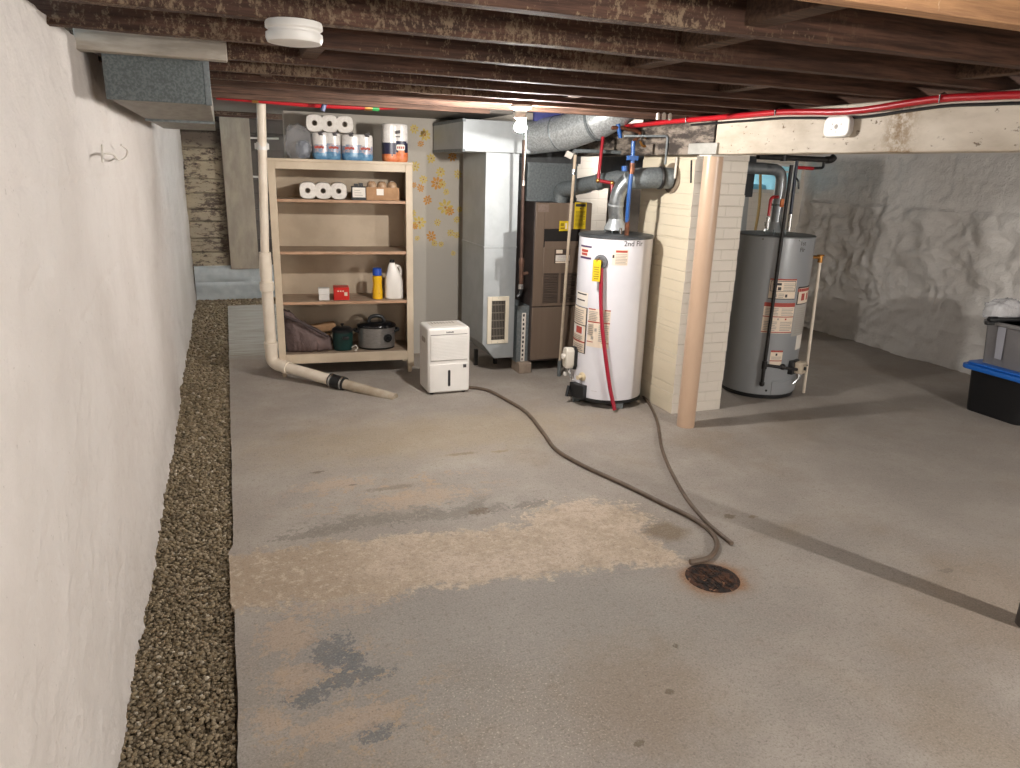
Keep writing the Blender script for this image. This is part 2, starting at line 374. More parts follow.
# ------------------------------------------------------------------ room shell
XL, XR, YF, YB = -.42, 6.38, -3.2, 7.0
ZJ, ZT = 2.05, 2.235
fx = -.085
mb = MB()
pts = [(fx, YF)]
yy = YF
while yy < 9.3:
    yy += .06; pts.append((fx+.006*mnoise.noise((0, yy*3, 1))+.004*mnoise.noise((3, yy*14, 1))+(-.018 if 2.72 < yy < 3.2 else 0)+(.03*(yy-1.9)/7.5), min(yy, 9.35)))
pts += [(2.3, 9.4), (2.3, 8.0), (XR+.3, 8.0), (XR+.3, YF)]
mb.prism([(x, y, -.12) for x, y in pts], (0, 0, .12))
struct(mb.build('floor', M_['floor'], smooth=20))
mb = MB(); mb.box(XL-.2, YF, -.14, fx+.4, 10.1, -.045); mb.box(XL-.2, 9.2, -.14, 2.4, 10.1, -.045)
soil = struct(mb.build('floor_trench', mat('damp soil', '#6b5f4d', '#7a6d59', 20, .9, 0, .4, 40)))

def grid_wall(name, origin, u, v, nu, nv, disp, material, thick):
    """a displaced wall sheet with a plain back slab; u runs along the wall, v goes up, room side is u x v turned"""
    o, u, v = Vector(origin), Vector(u), Vector(v); nn = u.cross(v).normalized(); vs = []
    for j in range(nv+1):
        for i in range(nu+1):
            p = o+u*(i/nu)+v*(j/nv); vs.append(p+nn*disp(p))
    w = nu+1
    fs = [(j*w+i, j*w+i+1, (j+1)*w+i+1, (j+1)*w+i) for j in range(nv) for i in range(nu)]
    mb = MB(); mb.add(vs, fs); me_front = len(vs)
    b = [o-nn*thick, o+u-nn*thick, o+u+v-nn*thick, o+v-nn*thick]; fr = [0, nu, nv*w+nu, nv*w]
    mb.v += [tuple(x) for x in b]
    edges = [[i for i in range(w)], [j*w+nu for j in range(nv+1)], [nv*w+i for i in range(nu, -1, -1)], [j*w for j in range(nv, -1, -1)]]
    for e, (a, c) in zip(edges, ((0, 1), (1, 2), (2, 3), (3, 0))):
        mb.f.append(tuple(e)+(me_front+c, me_front+a)); mb.mi.append(0)
    mb.f.append((me_front+3, me_front+2, me_front+1, me_front)); mb.mi.append(0)
    return mb.build(name, material, smooth=60)
CRK = [[(Q(a, b, XL).y, Q(a, b, XL).z) for a, b in L] for L in (((0, 188), (30, 188), (60, 185), (95, 179), (128, 178)), ((22, 293), (34, 288), (40, 274), (44, 262)), ((0, 292), (8, 300), (12, 320)), ((110, 222), (112, 240)), ((120, 262), (100, 290), (78, 340)))]
def segd(y, z, L):
    m = 9
    for (a, b), (c, d) in zip(L[:-1], L[1:]):
        vx, vz = c-a, d-b; t = max(0, min(1, ((y-a)*vx+(z-b)*vz)/max(vx*vx+vz*vz, 1e-9))); m = min(m, math.hypot(y-a-t*vx, z-b-t*vz))
    return m
def d_left(p):
    y, z = p.y, p.z
    d = .016*mnoise.noise((y*1.1, z*1.4, 2))+.007*mnoise.noise((y*4.5, z*4.5, 7))+.0035*mnoise.noise((y*13, z*13, 4))
    e = max(0, 1-(z+.1)/.22); d += e*(.03*(mnoise.noise((y*5, 1, 3))*.5+.5)+.016*mnoise.noise((y*14, z*6, 3))+.012*mnoise.noise((y*37, z*12, 8)))
    d += .004*mnoise.noise((y*24, z*24, 2))+.005*mnoise.fractal((y*6, z*9, 5), 1, 2, 3)
    if .6 < y < 4.5 and z > .7:
        for L in CRK:
            q = segd(y, z+.012*mnoise.noise((y*12, z*12, 6)), L)
            if q < .02: d -= .007*(1-q/.02)
    yc = 5.68+.17*z+.02*mnoise.noise((z*4, 2, 2))
    if abs(y-yc) < .03: d -= .035*(1-abs(y-yc)/.03)
    if y > yc: d -= .012
    return d
wl = grid_wall('wall_left', (XL, YF, -.1), (0, 10.1-YF, 0), (0, 0, 2.17), 900, 150, d_left, M_['wall_left'], .25); struct(wl)
def d_right(p):
    y, z = p.y, p.z
    rough = 1 if z < 1.45 else .35
    d = .012*mnoise.noise((y*1.5, z*1.5, 12))
    q = mnoise.fractal((y*2.6, z*3.4, 5), 1.0, 2.1, 4); d += rough*.055*q
    r = mnoise.noise((y*6+1.5*mnoise.noise((y*3, z*3, 1)), z*7, 9)); d += rough*.034*(1-abs(r))**3
    for zz in (1.47, 1.73, .95):       # block courses
        d -= .012*max(0, 1-abs(z-zz+.006*mnoise.noise((y*5, 3, 3)))/.016)*(1 if zz > 1 else .5)
    if z > 1.47:
        ph = (y+(.3 if z > 1.73 else 0)) % .6
        d -= .012*max(0, 1-min(ph, .6-ph)/.016)
    d += .04*max(0, 1-z/.18)*(mnoise.noise((y*2, 1, 5))*.5+.4)
    return d
struct(grid_wall('wall_right', (XR, 8.2, -.1), (0, -(8.2-YF), 0), (0, 0, 2.4), 430, 100, d_right, M_['wall_right'], .25))

# back wall with a window opening
WX0, WX1, WZ0, WZ1 = P(752, 193, YB).x, P(798.5, 193, YB).x, P(775, 193, YB).z, 1.86
mb = MB()
mb.box(1.9, YB, -.1, WX0, YB+.3, 2.4); mb.box(WX1, YB, -.1, XR, YB+.3, 2.4); mb.box(WX0, YB, -.1, WX1, YB+.3, WZ0); mb.box(WX0, YB, WZ1, WX1, YB+.3, 2.4)
struct(mb.build('wall_back', M_['brick_x']))
mb = MB(); fw = .035
for b in ((WX0, WZ0, WX0+fw, WZ1), (WX1-fw, WZ0, WX1, WZ1), (WX0, WZ0, WX1, WZ0+fw), (WX0, WZ1-fw, WX1, WZ1), (WX0, (WZ0+WZ1)/2+.06, WX1, (WZ0+WZ1)/2+.085)):
    mb.box(b[0], YB+.10, b[1], b[2], YB+.15, b[3])
win = struct(mb.build('window_1', M_['white'], bevel=.004))
n = NT('window glass'); n.col((.50, .88, 1.0)); n.rough(.2); n.b.inputs['Transmission Weight'].default_value = 1.0; n.b.inputs['IOR'].default_value = 1.1  # the blue of the sky is put into the pane tint
M_['glass'] = n.m
mb = MB(); mb.box(WX0+.01, YB+.122, WZ0+.01, WX1-.01, YB+.128, WZ1-.01); struct(mb.build('pane', M_['glass'], win))
mb = MB(); mb.box(WX0+.10, YB+.34, WZ0-.05, WX1-.16, YB+.5, WZ0+.09)
tag(mb.build('snow_bank', mat('snow', '#d8e4ee', None, 10, .8, 0, .3, 20), origin=((WX0+WX1)/2, YB+.4, WZ0), bevel=.05, seg=3), 'pale snowy ledge outside the small back window', 'snow')['kind'] = 'structure'

# end wall of the left passage: limewashed stone foot and old planks
def m_planks():
    n = NT('peeling planks'); X, Y, Z = n.xyz()
    c = n.mix(n.noise(6, 5, .6, n.mapped((.4, 1, 5))), lin('#3f332d'), lin('#6b5c50'))
    f = n.math('ADD', n.noise(11, 6, .78, n.mapped((.8, 1, 2.0))), n.math('MULTIPLY', n.noise(1.6, 2, .5, n.mapped((1, 1, 1), (1, 0, 2))), .3))
    k = n.math('MULTIPLY', n.ss(f, .56, .64), n.math('SUBTRACT', 1, n.ss(X, -.05, .05)))
    c = n.mix(k, c, n.mix(n.noise(2, 2), lin('#bfb094'), lin('#a39888')))
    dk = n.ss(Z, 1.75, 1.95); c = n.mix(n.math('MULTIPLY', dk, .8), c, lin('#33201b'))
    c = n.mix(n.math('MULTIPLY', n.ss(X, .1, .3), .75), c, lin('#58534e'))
    n.col(c); n.rough(.8); n.bump(f, .4, .006); return n.m
mb = MB(); z = .40; k = 0
while z < 2.2:
    h = (.19, .17, .21, .15)[k % 4]; mb.box(XL-.1, 9.95+.006*(k % 3), z, 2.3, 10.05, z+h-.012); z += h; k += 1
mb.box(XL-.1, 10.0, -.1, 2.3, 10.3, 2.4)
struct(mb.build('wall_far', m_planks(), bevel=.004))
struct(grid_wall('wall_far_foot', (XL, 9.9, -.1), (2.7, 0, 0), (0, 0, .51), 90, 20, lambda p: .02*mnoise.noise((p.x*3, p.z*9, 1))+.012*mnoise.noise((p.x*11, p.z*14, 4))-.025*max(0, 1-abs(p.z-.2)/.02), M_['wall_bluelit'], .2))
# side return with a hidden cellar window for the passage
mb = MB(); mb.box(2.1, 7.0, -.1, 2.3, 7.6, 2.4); mb.box(2.1, 9.0, -.1, 2.3, 10.3, 2.4); mb.box(2.1, 7.6, -.1, 2.3, 9.0, 1.0); mb.box(2.1, 7.6, 1.9, 2.3, 9.0, 2.4)
struct(mb.build('wall_passage', M_['wall_plain']))
mb = MB()
for a, b, c_, d in ((7.6, 1.0, 7.65, 1.9), (8.95, 1.0, 9.0, 1.9), (7.6, 1.0, 9.0, 1.05), (7.6, 1.85, 9.0, 1.9)): mb.box(2.17, a, b, 2.22, c_, d)
ar = bpy.data.lights.new('passage_fill', 'AREA'); ar.shape = 'RECTANGLE'; ar.size = 1.3; ar.size_y = .8; ar.energy = 260; ar.color = (1.0, .96, .9)  # extra area lamp in the unseen window, added to brighten the passage
aro = bpy.data.objects.new('passage_fill', ar); COL.objects.link(aro); aro.location = (2.28, 8.3, 1.45); aro.rotation_euler = (0, math.radians(75), 0)
win2 = struct(mb.build('window_2', M_['white']))
mb = MB(); mb.box(2.19, 7.61, 1.01, 2.196, 8.99, 1.89); n = NT('clear glass'); n.col((.95, .97, 1)); n.rough(.05); n.b.inputs['Transmission Weight'].default_value = 1.0; n.b.inputs['IOR'].default_value = 1.05
struct(mb.build('pane', n.m, win2))

# partition with the faded flowered wallpaper
YP = 6.5
part = MB(); part.box(.5, YP, -.02, 2.1, YP+.1, 2.2)
wpn = NT('wallpaper ground')
Xc, Yc, Zc = wpn.xyz()
cc = wpn.mix(wpn.noise(3, 4), lin('#b3ab9f'), lin('#c2bbb0')); wv = wpn.noise(160, 2, .5, wpn.mapped((1, 1, .25)))
cc = wpn.mix(wpn.math('MULTIPLY', wv, .25), cc, lin('#8f877b'))
cc = wpn.mix(wpn.math('MULTIPLY', wpn.math('SUBTRACT', 1, wpn.ss(wpn.math('ADD', Zc, wpn.math('MULTIPLY', wpn.noise(6, 4), .2)), 1.05, 1.2)), .6), cc, lin('#a09c95'))
wpn.col(cc); wpn.rough(.75); wpn.bump(wv, .15, .002)
part.k = 1
def daisy(mb, c, r, k, yoff):
    mb.k = k
    m = 8; a0 = random.random()*PI
    for i in range(m):
        a = a0+2*PI*i/m; L = r*random.uniform(.85, 1.1); w = r*.2
        d = Vector((math.cos(a), 0, math.sin(a))); s = Vector((-d.z, 0, d.x)); b = Vector(c)+Vector((0, yoff, 0))
        ring = [b+d*r*.16, b+d*L*.55+s*w, b+d*L*.85+s*w*.8, b+d*L, b+d*L*.85-s*w*.8, b+d*L*.55-s*w]
        mb.add(ring, [(0, 1, 2, 3, 4, 5)])
    mb.k = 3 if k != 3 else 2
    mb.add([Vector(c)+Vector((math.cos(2*PI*i/10)*r*.17, yoff-.0004, math.sin(2*PI*i/10)*r*.17)) for i in range(10)], [tuple(range(10))])
fl_ = [(80, 80, 20, 1), (66, 108, 11, 2), (100, 155, 16, 1), (130, 198, 17, 1), (118, 234, 22, 2), (136, 238, 13, 1), (75, 222, 14, 1), (148, 262, 11, 1), (66, 250, 13, 2), (88, 288, 16, 2),
       (145, 312, 25, 1), (160, 324, 16, 2), (120, 360, 12, 1), (62, 360, 23, 1), (48, 372, 12, 2), (100, 405, 18, 2), (110, 426, 12, 1), (131, 430, 10, 1), (162, 393, 13, 1), (182, 350, 12, 1), (185, 205, 14, 1),
       (45, 60, 15, 1), (170, 458, 9, 1), (55, 410, 9, 1), (168, 148, 16, 2), (181, 400, 12, 1), (190, 318, 11, 1), (48, 180, 16, 1), (44, 240, 10, 2), (40, 330, 14, 1), (75, 75, 10, 2)]
for i, (a, b, r, k) in enumerate(fl_):
    p = P(400+a/3.2, 110+b/3.2, YP); daisy(part, p, r/3.2*.0092, k, -.0012-.0008*(i % 3))
struct(part.build('wall_partition', [wpn.m, wpn.m, mat('flower gold', '#b99a45', '#c7ab5c', 60, .7), mat('flower orange', '#c48a3c', '#b98538', 60, .7)][0:1]+[mat('flower yellow', '#bfa54e', '#c9b368', 60, .7), mat('flower ochre', '#bf8437', '#c89248', 60, .7), mat('flower heart', '#a87a2c', None, 60, .7)], smooth=20))

# front wall behind the camera and side pieces that close the cellar
mb = MB(); mb.box(XL-.3, YF-.2, -.1, XR+.3, YF, 2.4); struct(mb.build('wall_front', M_['wall_plain']))

# ceiling
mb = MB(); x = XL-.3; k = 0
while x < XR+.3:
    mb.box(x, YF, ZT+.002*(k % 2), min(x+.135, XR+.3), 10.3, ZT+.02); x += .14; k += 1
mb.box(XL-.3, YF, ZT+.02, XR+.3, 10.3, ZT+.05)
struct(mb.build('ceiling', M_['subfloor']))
jy = [(1.285, 'joist_lit'), (1.69, 'joist'), (2.12, 'joist'), (2.54, 'joist'), (3.0, 'joist'), (3.39, 'joist'), (3.74, 'joist'), (4.05, 'joist_red'), (4.45, 'joist_red')]
jy = [(y, 'joist') for y in (-2.9, -2.45, -2.0, -1.6, -1.18, -.77, -.36, .05, .46, .87)]+jy
for i, (y, m) in enumerate(jy):
    mb = MB(); n_ = 40; x0, x1 = XL-.12, XR+.05
    th = .05
    vs = []; 
    for q in range(n_+1):
        xx = x0+(x1-x0)*q/n_; s_ = .004*mnoise.noise((xx*2, y*3, 1)); e = .004*mnoise.noise((xx*9, y*7, 2))
        vs += [(xx, y+s_, ZJ+e), (xx, y+th+s_, ZJ+e*.7), (xx, y+th+s_, ZT), (xx, y+s_, ZT)]
    fs = [(4*q+a, 4*q+(a+1) % 4, 4*q+4+(a+1) % 4, 4*q+4+a) for q in range(n_) for a in range(4)]+[(3, 2, 1, 0), (4*n_, 4*n_+1, 4*n_+2, 4*n_+3)]
    mb.add(vs, fs); o = struct(mb.build('ceiling_joist', M_[m], bevel=.003)); o['group'] = 'wooden ceiling joists'
for y in (4.85,):      # short joists over the back, clear of the round duct
    mb = MB(); mb.box(XL-.1, y, ZJ, 1.7, y+.05, ZT); o = struct(mb.build('ceiling_joist', M_['joist_red'], bevel=.003)); o['group'] = 'wooden ceiling joists'
for y in (6.8, 7.2, 7.6, 8.0, 8.4, 8.8, 9.2):
    mb = MB(); mb.box(XL-.1, y, ZJ+.12, 2.1, y+.05, ZT); o = struct(mb.build('ceiling_joist', M_['joist'], bevel=.003)); o['group'] = 'wooden ceiling joists'
mb = MB(); mb.box(XL, 5.45, 2.10, 2.1, 7.0, 2.2); struct(mb.build('ceiling_panel', mat('grey painted header', '#77726c', '#69645e', 7, .7, stretch=(1, 6, 6)), bevel=.003))
for (x, y0, y1, w, m) in ((1.31, 1.335, 1.69, .07, 'blocking'), (1.40, 1.74, 2.12, .06, 'blocking'), (1.47, 2.17, 2.54, .08, 'blocking'), (2.2, 2.59, 3.0, .07, 'blocking'), (.22, 3.44, 3.74, .05, 'blocking'), (.33, 2.59, 3.0, .06, 'blocking'), (2.6, 1.74, 2.12, .06, 'blocking'), (1.05, 3.8, 4.05, .09, 'blocking'), (1.75, 3.44, 3.74, .06, 'blocking')):
    mb = MB(); mb.box(x-w/2, y0, ZJ+.02, x+w/2, y1, ZT); o = struct(mb.build('ceiling_blocking', M_[m], bevel=.004)); o['group'] = 'blocking between joists'
# main beam: painted front length, weathered rear length
BX0, BX1 = 2.85, 3.0
def beam(name, y0, y1, m):
    mb = MB(); n_ = int((y1-y0)/.08); vs = []
    for q in range(n_+1):
        y = y0+(y1-y0)*q/n_; e = lambda s: .005*mnoise.noise((y*5, s, 1))
        vs += [(BX0+e(1), y, 1.825+e(2)*.5), (BX1+e(3), y, 1.825+e(4)*.5), (BX1+e(5), y, ZJ), (BX0+e(6), y, ZJ)]
    mb.add(vs, [(4*q+a, 4*q+4+a, 4*q+4+(a+1) % 4, 4*q+(a+1) % 4) for q in range(n_) for a in range(4)]+[(0, 1, 2, 3), (4*n_+3, 4*n_+2, 4*n_+1, 4*n_)])
    return struct(mb.build(name, M_[m], bevel=.006))
beam('ceiling_beam', YF, 3.93, 'beam'); beam('ceiling_beam_rear', 3.95, YB, 'beam_old')
# chimney
mb = MB(); CH = (2.965, 4.275, 3.395, 4.95)
zz = 0; k = 0
mb.k = 0
while zz < 1.80:
    j = lambda: random.uniform(-.003, .003)
    h = .0742; x0, y0, x1, y1 = CH[0]+j(), CH[1]+j(), CH[2]+j(), CH[3]
    b = len(mb.f); mb.box(x0, y0, zz, x1, y1, zz+h); mb.mi[b+5] = 1; mb.mi[b+3] = 1
    zz += .075
mb.box(CH[0]+.006, CH[1]+.006, 0, CH[2]-.006, CH[3]-.01, 1.82)
struct(mb.build('chimney', [M_['brick_x'], M_['brick_y']], bevel=.0015))

# ------------------------------------------------------------------ gravel
def gravel():
    pts = []
    def fill(x0, x1, y0, y1, st, z):
        for y in np.arange(y0, y1, st):
            for x in np.arange(x0, x1, st): pts.append((x+rng.uniform(-.5, .5)*st, y+rng.uniform(-.5, .5)*st, z+rng.uniform(-.006, .006), st*rng.uniform(.45, .85)))
    XE = lambda y: fx+.03*(y-1.9)/7.5-.006
    for (y0, y1, st) in ((1.3, 3.0, .0098), (3.0, 4.6, .012), (4.6, 6.6, .016), (6.6, 9.35, .022)):
        fill(XL+.0, XE((y0+y1)/2), y0, y1, st, -.03); fill(XL+.0, XE((y0+y1)/2), y0, y1, st*1.25, -.02)
    fill(XL+.0, 1.2, 9.36, 9.88, .026, -.03); fill(XL+.0, 1.2, 9.36, 9.88, .032, -.022)
    pts_ = np.array(pts); N = len(pts_)
    t = (1+5**.5)/2
    iv = np.array([(-1, t, 0), (1, t, 0), (-1, -t, 0), (1, -t, 0), (0, -1, t), (0, 1, t), (0, -1, -t), (0, 1, -t), (t, 0, -1), (t, 0, 1), (-t, 0, -1), (-t, 0, 1)])/1.9
    ifs = np.array([(0, 11, 5), (0, 5, 1), (0, 1, 7), (0, 7, 10), (0, 10, 11), (1, 5, 9), (5, 11, 4), (11, 10, 2), (10, 7, 6), (7, 1, 8), (3, 9, 4), (3, 4, 2), (3, 2, 6), (3, 6, 8), (3, 8, 9), (4, 9, 5), (2, 4, 11), (6, 2, 10), (8, 6, 7), (9, 8, 1)])
    sh = iv[None]*(1+rng.uniform(-.25, .25, (N, 12, 1)))*rng.uniform((.7, .7, .5), (1.25, 1.25, .9), (N, 1, 3))
    a = rng.uniform(0, 2*PI, N); ca, sa = np.cos(a)[:, None], np.sin(a)[:, None]
    x = sh[:, :, 0]*ca-sh[:, :, 1]*sa; y = sh[:, :, 0]*sa+sh[:, :, 1]*ca
    V = np.stack([x, y, sh[:, :, 2]], -1)*pts_[:, None, 3:4]+pts_[:, None, :3]
    Fc = (ifs[None]+12*np.arange(N)[:, None, None]).reshape(-1, 3); V = V.reshape(-1, 3)
    me = bpy.data.meshes.new('gravel'); me.vertices.add(len(V)); me.vertices.foreach_set('co', V.ravel().astype(np.float32))
    me.loops.add(Fc.size); me.loops.foreach_set('vertex_index', Fc.ravel().astype(np.int32))
    me.polygons.add(len(Fc)); me.polygons.foreach_set('loop_start', np.arange(0, Fc.size, 3, dtype=np.int32)); me.polygons.foreach_set('loop_total', np.full(len(Fc), 3, dtype=np.int32))
    me.update(calc_edges=True)
    n = NT('mixed gravel'); g = n.node('ShaderNodeNewGeometry'); rp = n.node('ShaderNodeValToRGB'); n.put(rp.inputs[0], g.outputs['Random Per Island'])
    rp.color_ramp.interpolation = 'CONSTANT'; e = rp.color_ramp.elements
    cols = ['#85775f', '#766850', '#92836a', '#665a47', '#988a72', '#7d6e56', '#a3957d', '#6f6350', '#8a7b60', '#bcb19e']
    e[0].color = (*lin(cols[0]), 1); e[1].position = .97; e[1].color = (*lin(cols[9]), 1)
    for i in range(1, 9):
        q = e.new(i*.108); q.color = (*lin(cols[i]), 1)
    n.col(n.mix(n.math('MULTIPLY', n.noise(220, 2), .35), rp.outputs[0], lin('#6e6049'))); n.rough(.85); me.materials.append(n.m)
    o = bpy.data.objects.new('gravel', me); COL.objects.link(o); o['kind'] = 'stuff'
    tag(o, 'strip of brown pea gravel along the foot of the white wall', 'gravel'); return o
gravel()

# ------------------------------------------------------------------ posts
def post(cx, cy, r, label, m):
    t = thing('steel_post', label, 'post', (cx, cy, 0), 0, 'round posts under the main beam')
    mb = MB(); mb.tube([(cx, cy, 0), (cx, cy, 1.815)], r, 28); mb.build('shaft', m, t)
    mb = MB(); mb.box(cx-r-.003, cy-r-.003, 1.815, cx+r+.003, cy+r+.003, 1.8265); mb.build('top_plate', M_['offwhite'], t)
    return t
post(2.925, 4.03, .062, 'tan painted round post in front of the white brick chimney', mat('tan post paint', '#c6aa92', '#bc9f87', 3, .32, stretch=(1, 1, .3)))
post(2.905, 1.575, .055, 'dark post at the right edge where the floor shadow starts', mat('dark post paint', '#3d3632', '#4a423c', 5, .5))
mb = MB(); mb.box(2.832, 3.885, 1.826, 2.848, 4.185, 1.893)
tag(mb.build('steel_angle', mat('steel plate', '#b9b8b2', '#a9a7a0', 12, .45, .3), origin=(2.84, 4.03, 1.826), bevel=.003), 'pale flat steel plate beside the top of the tan post', 'plate')

# ------------------------------------------------------------------ bulbs
def bulb_set(loc, ztop, watt, label, chain=False):
    x, y, z = loc
    t = thing('ceiling_lampholder', label, 'lamp', (x, y, ztop))
    mb = MB(); mb.lathe([(.062, 0), (.062, -.012), (.055, -.02), (.034, -.03), (.03, -.05), (.033, -.055), (.033, -.07), (.024, -.075)], (x, y, ztop), (0, 0, 1), 28); mb.build('socket', mat('porcelain', '#e6e2d8', None, 5, .3), t)
    zc = ztop-.115
    mb = MB(); mb.lathe([(.013, .045), (.014, .032), (.022, .022), (.033, .008), (.036, -.004), (.031, -.018), (.016, -.028), (.002, -.0315)], (x, y, zc), (0, 0, 1), 20)
    L = watt/(PI*.0105)
    n = NT('lit bulb glass'); n.col((.9, .9, .9)); n.put(n.b.inputs['Emission Color'], (1, .955, .905)); n.b.inputs['Emission Strength'].default_value = L
    mb.build('bulb', n.m, t)
    if chain:
        mb = MB(); ch = [(x+.02, y-.02, ztop-.06), (x+.026, y-.026, ztop-.2), (x+.022, y-.026, ztop-.41)]
        mb.tube(smooth_path(ch), .0028, 8); mb.tube([(x+.022, y-.026, ztop-.41), (x+.022, y-.026, ztop-.44)], [.005, .008], 10); mb.build('pull_cord', M_['offwhite'], t)
    return t
BA = P(523.5, 125, 4.03)
bulb_set((BA.x, 4.075, 0), ZJ, 105, 'lit bare bulb in white porcelain lampholder with pull cord', True)
bulb_set((.9, .485, 0), ZJ, 42, 'lit bare bulb on a ceiling joist over the near end of the floor')
bulb_set((4.0, -.8, 0), 1.80, 320, 'lit bare bulb hanging low in the right bay beyond the beam')
mb = MB(); mb.tube([(4.0, -.8, 1.80), (4.0, -.8, ZT)], .004, 8)
tag(mb.build('lamp_cord', M_['black'], origin=(4.0, -.8, 1.8)), 'black cord holding the low bulb in the right bay', 'cord')
BC = P(646, 196, 6.55)
bulb_set((BC.x, 6.55, 0), 2.0, 28, 'lit bare bulb hidden behind the tall metal duct by the back wall')
mb = MB(); mb.box(BC.x-.07, 6.5, 2.0, BC.x+.07, 6.6, ZT); struct(mb.build('ceiling_blocking', M_['blocking']))

# ceiling smoke alarm
c = G(295, 20, ZJ); t = thing('smoke_alarm', 'round white smoke alarm under the ceiling joist above the gravel strip', 'smoke alarm', (c.x, 2.145, ZJ))
mb = MB(); mb.lathe([(.071, 0), (.073, -.006), (.073, -.016), (.068, -.02)], (c.x, 2.145, ZJ), n=40); mb.build('mounting_base', M_['white'], t)
mb = MB(); mb.lathe([(.066, -.02), (.066, -.026), (.072, -.028), (.073, -.04), (.069, -.05), (.045, -.054), (.001, -.054)], (c.x, 2.145, ZJ), n=40); mb.build('cover', M_['white'], t)

# CO alarm on the beam
c = Q(842, 127, 2.85); t = thing('gas_alarm', 'white rounded square alarm on the side of the painted beam', 'alarm', (2.845, c.y, c.z))
def rrect(c, u, w, a, b, r, k=5):
    c, u, w = Vector(c), Vector(u), Vector(w); out = []
    for sx, sy, a0 in ((1, 1, 0), (-1, 1, PI/2), (-1, -1, PI), (1, -1, 1.5*PI)):
        for j in range(k+1):
            q = a0+PI/2*j/k; out.append(c+u*(sx*(a-r)+r*math.cos(q))+w*(sy*(b-r)+r*math.sin(q)))
    return out
mb = MB(); mb.prism(rrect((2.843, c.y, c.z), (0, 1, 0), (0, 0, 1), .085, .05, .035), (-.03, 0, 0)); mb.build('housing', M_['white'], t, bevel=.008, seg=3)
mb = MB()
for dy, dz, r in ((0, 0, .012), (.025, .012, .004), (.0, -.025, .004), (-.03, .01, .004), (.03, -.012, .004)):
    mb.lathe([(r, 0), (r, .001)], (2.8135, c.y+dy, c.z+dz), (-1, 0, 0), 12)
mb.build('vent_mark', M_['labelgrey'], t)

# ------------------------------------------------------------------ hanging duct at left
DY0, DY1, DX0, DX1, DZ0, DZ1 = 3.02, 5.75, -.352, -.02, 1.895, 2.046
t = thing('hanging_duct', 'dull square metal duct hung below the joists along the left wall', 'duct', (-.18, DY0, DZ0))
mb = MB(); mb.box(DX0, DY0+.004, DZ0, DX1, DY1, DZ1); mb.build('duct_body', mat('duct side', '#8f8a80', '#7d7870', 4, .55, .4, stretch=(6, 1, 6)), t, bevel=.003)
mb = MB(); mb.box(DX0-.004, DY0-.006, DZ0-.004, DX1-.016, DY0+.004, DZ1); mb.build('end_cap', M_['galv_spangle'], t, bevel=.002)
mb = MB(); mb.box(DX1-.016, DY0-.008, DZ0-.006, DX1+.005, DY0+.03, DZ1); mb.build('corner_strip', M_['galv_dull'], t, bevel=.002)
mb = MB(); mb.box(DX0, 4.4, DZ0-.012, DX1+.004, 4.43, DZ0+.001); mb.build('seam', M_['galv_dull'], t)
mb = MB(); mb.box(XL+.0, 2.93, 2.035, .048, 2.995, 2.175)
tag(mb.build('white_board', mat('dirty white board', '#b5aca0', '#9d9488', 6, .7, 0, .2, 30, stretch=(1, 5, 5)), origin=(-.18, 2.96, 2.06), bevel=.004), 'dirty white board across the joist above the hanging duct', 'board')
# wire hook
pts = [(102, 145), (102.5, 162), (103, 155), (112, 154), (119, 160), (126, 157), (127, 150), (121, 145)]
mb = MB(); mb.tube(smooth_path([Q(a, b, XL+.042) for a, b in pts]), .0035, 8)
tag(mb.build('wire_hook', M_['offwhite'], origin=Q(110, 155, XL+.042)), 'bent white wire hook on the left wall', 'hook')

# board on the far wall and two thin pale lines
mb = MB(); a, b = P(215, 112, 9.9), P(245, 112, 9.9); z0 = P(232, 269, 9.9).z
mb.box(a.x+.04, 9.885, z0, b.x+.04, 9.945, 2.2)
tag(mb.build('upright_board', mat('taupe board', '#b3a898', '#9c9183', 3, .7, stretch=(3, 3, 1)), origin=(a.x+.2, 9.9, z0), bevel=.004), 'wide taupe upright board against the peeling plank wall', 'board')
for (x0, x1, yy, lab) in ((237, 279, 137.5, 'upper of two thin pale lines beside the taupe upright board'), (240, 260, 176, 'lower of two thin pale lines beside the taupe upright board')):
    a, b = P(x0, yy, 9.9), P(x1, yy+1, 9.9); mb = MB(); mb.tube([(a.x, 9.93, a.z), (b.x, 9.93, b.z)], .012, 10)
    tag(mb.build('thin_rod', M_['white'], origin=(a.x, 9.93, a.z)), lab, 'rod', 'thin pale lines')

# ------------------------------------------------------------------ bookcase
BK = Vector((.322, 5.983, 0)); ANG = math.radians(-5.5)
BM = Matrix.Translation(BK)@Matrix.Rotation(ANG, 4, 'Z'); BI = BM.inverted()
def S(px, py, v):
    """pixel -> bookcase coordinates on the upright plane v behind its front"""
    o = BI@Vector(O); d = (BI.to_3x3())@Vector(ray(px, py)); return o+d*((v-o.y)/d.y)
BW, BD = 1.10, .42
ztop = S(340, 160, 0).z
bk = thing('bookcase', 'tall cream wooden bookcase with four open shelves by the pvc pipe', 'bookcase', BK, ANG)
def bbox(mb, *a): mb.T = BM; mb.box(*a); return mb
def bpart(name, m, *boxes, bev=.003):
    mb = MB()
    for b in boxes: bbox(mb, *b)
    return mb.build(name, m, bk, bevel=bev)
zb = S(345, 362, 0).z; zbt = S(345, 353, 0).z
SHELF = {}
bpart('side_panel', M_['tan_paint'], (0, .018, .10, .02, BD, ztop)); bpart('side_panel', M_['tan_paint'], (BW-.02, .018, .10, BW, BD, ztop))
bpart('back_panel', mat('back board', '#b8a791', '#ad9c86', 4, .6), (.02, BD-.012, .11, BW-.02, BD, ztop))
zr = S(340, 170.5, 0).z
bpart('top_board', M_['tan_paint'], (-.005, .0, ztop-.022, BW+.005, BD, ztop))
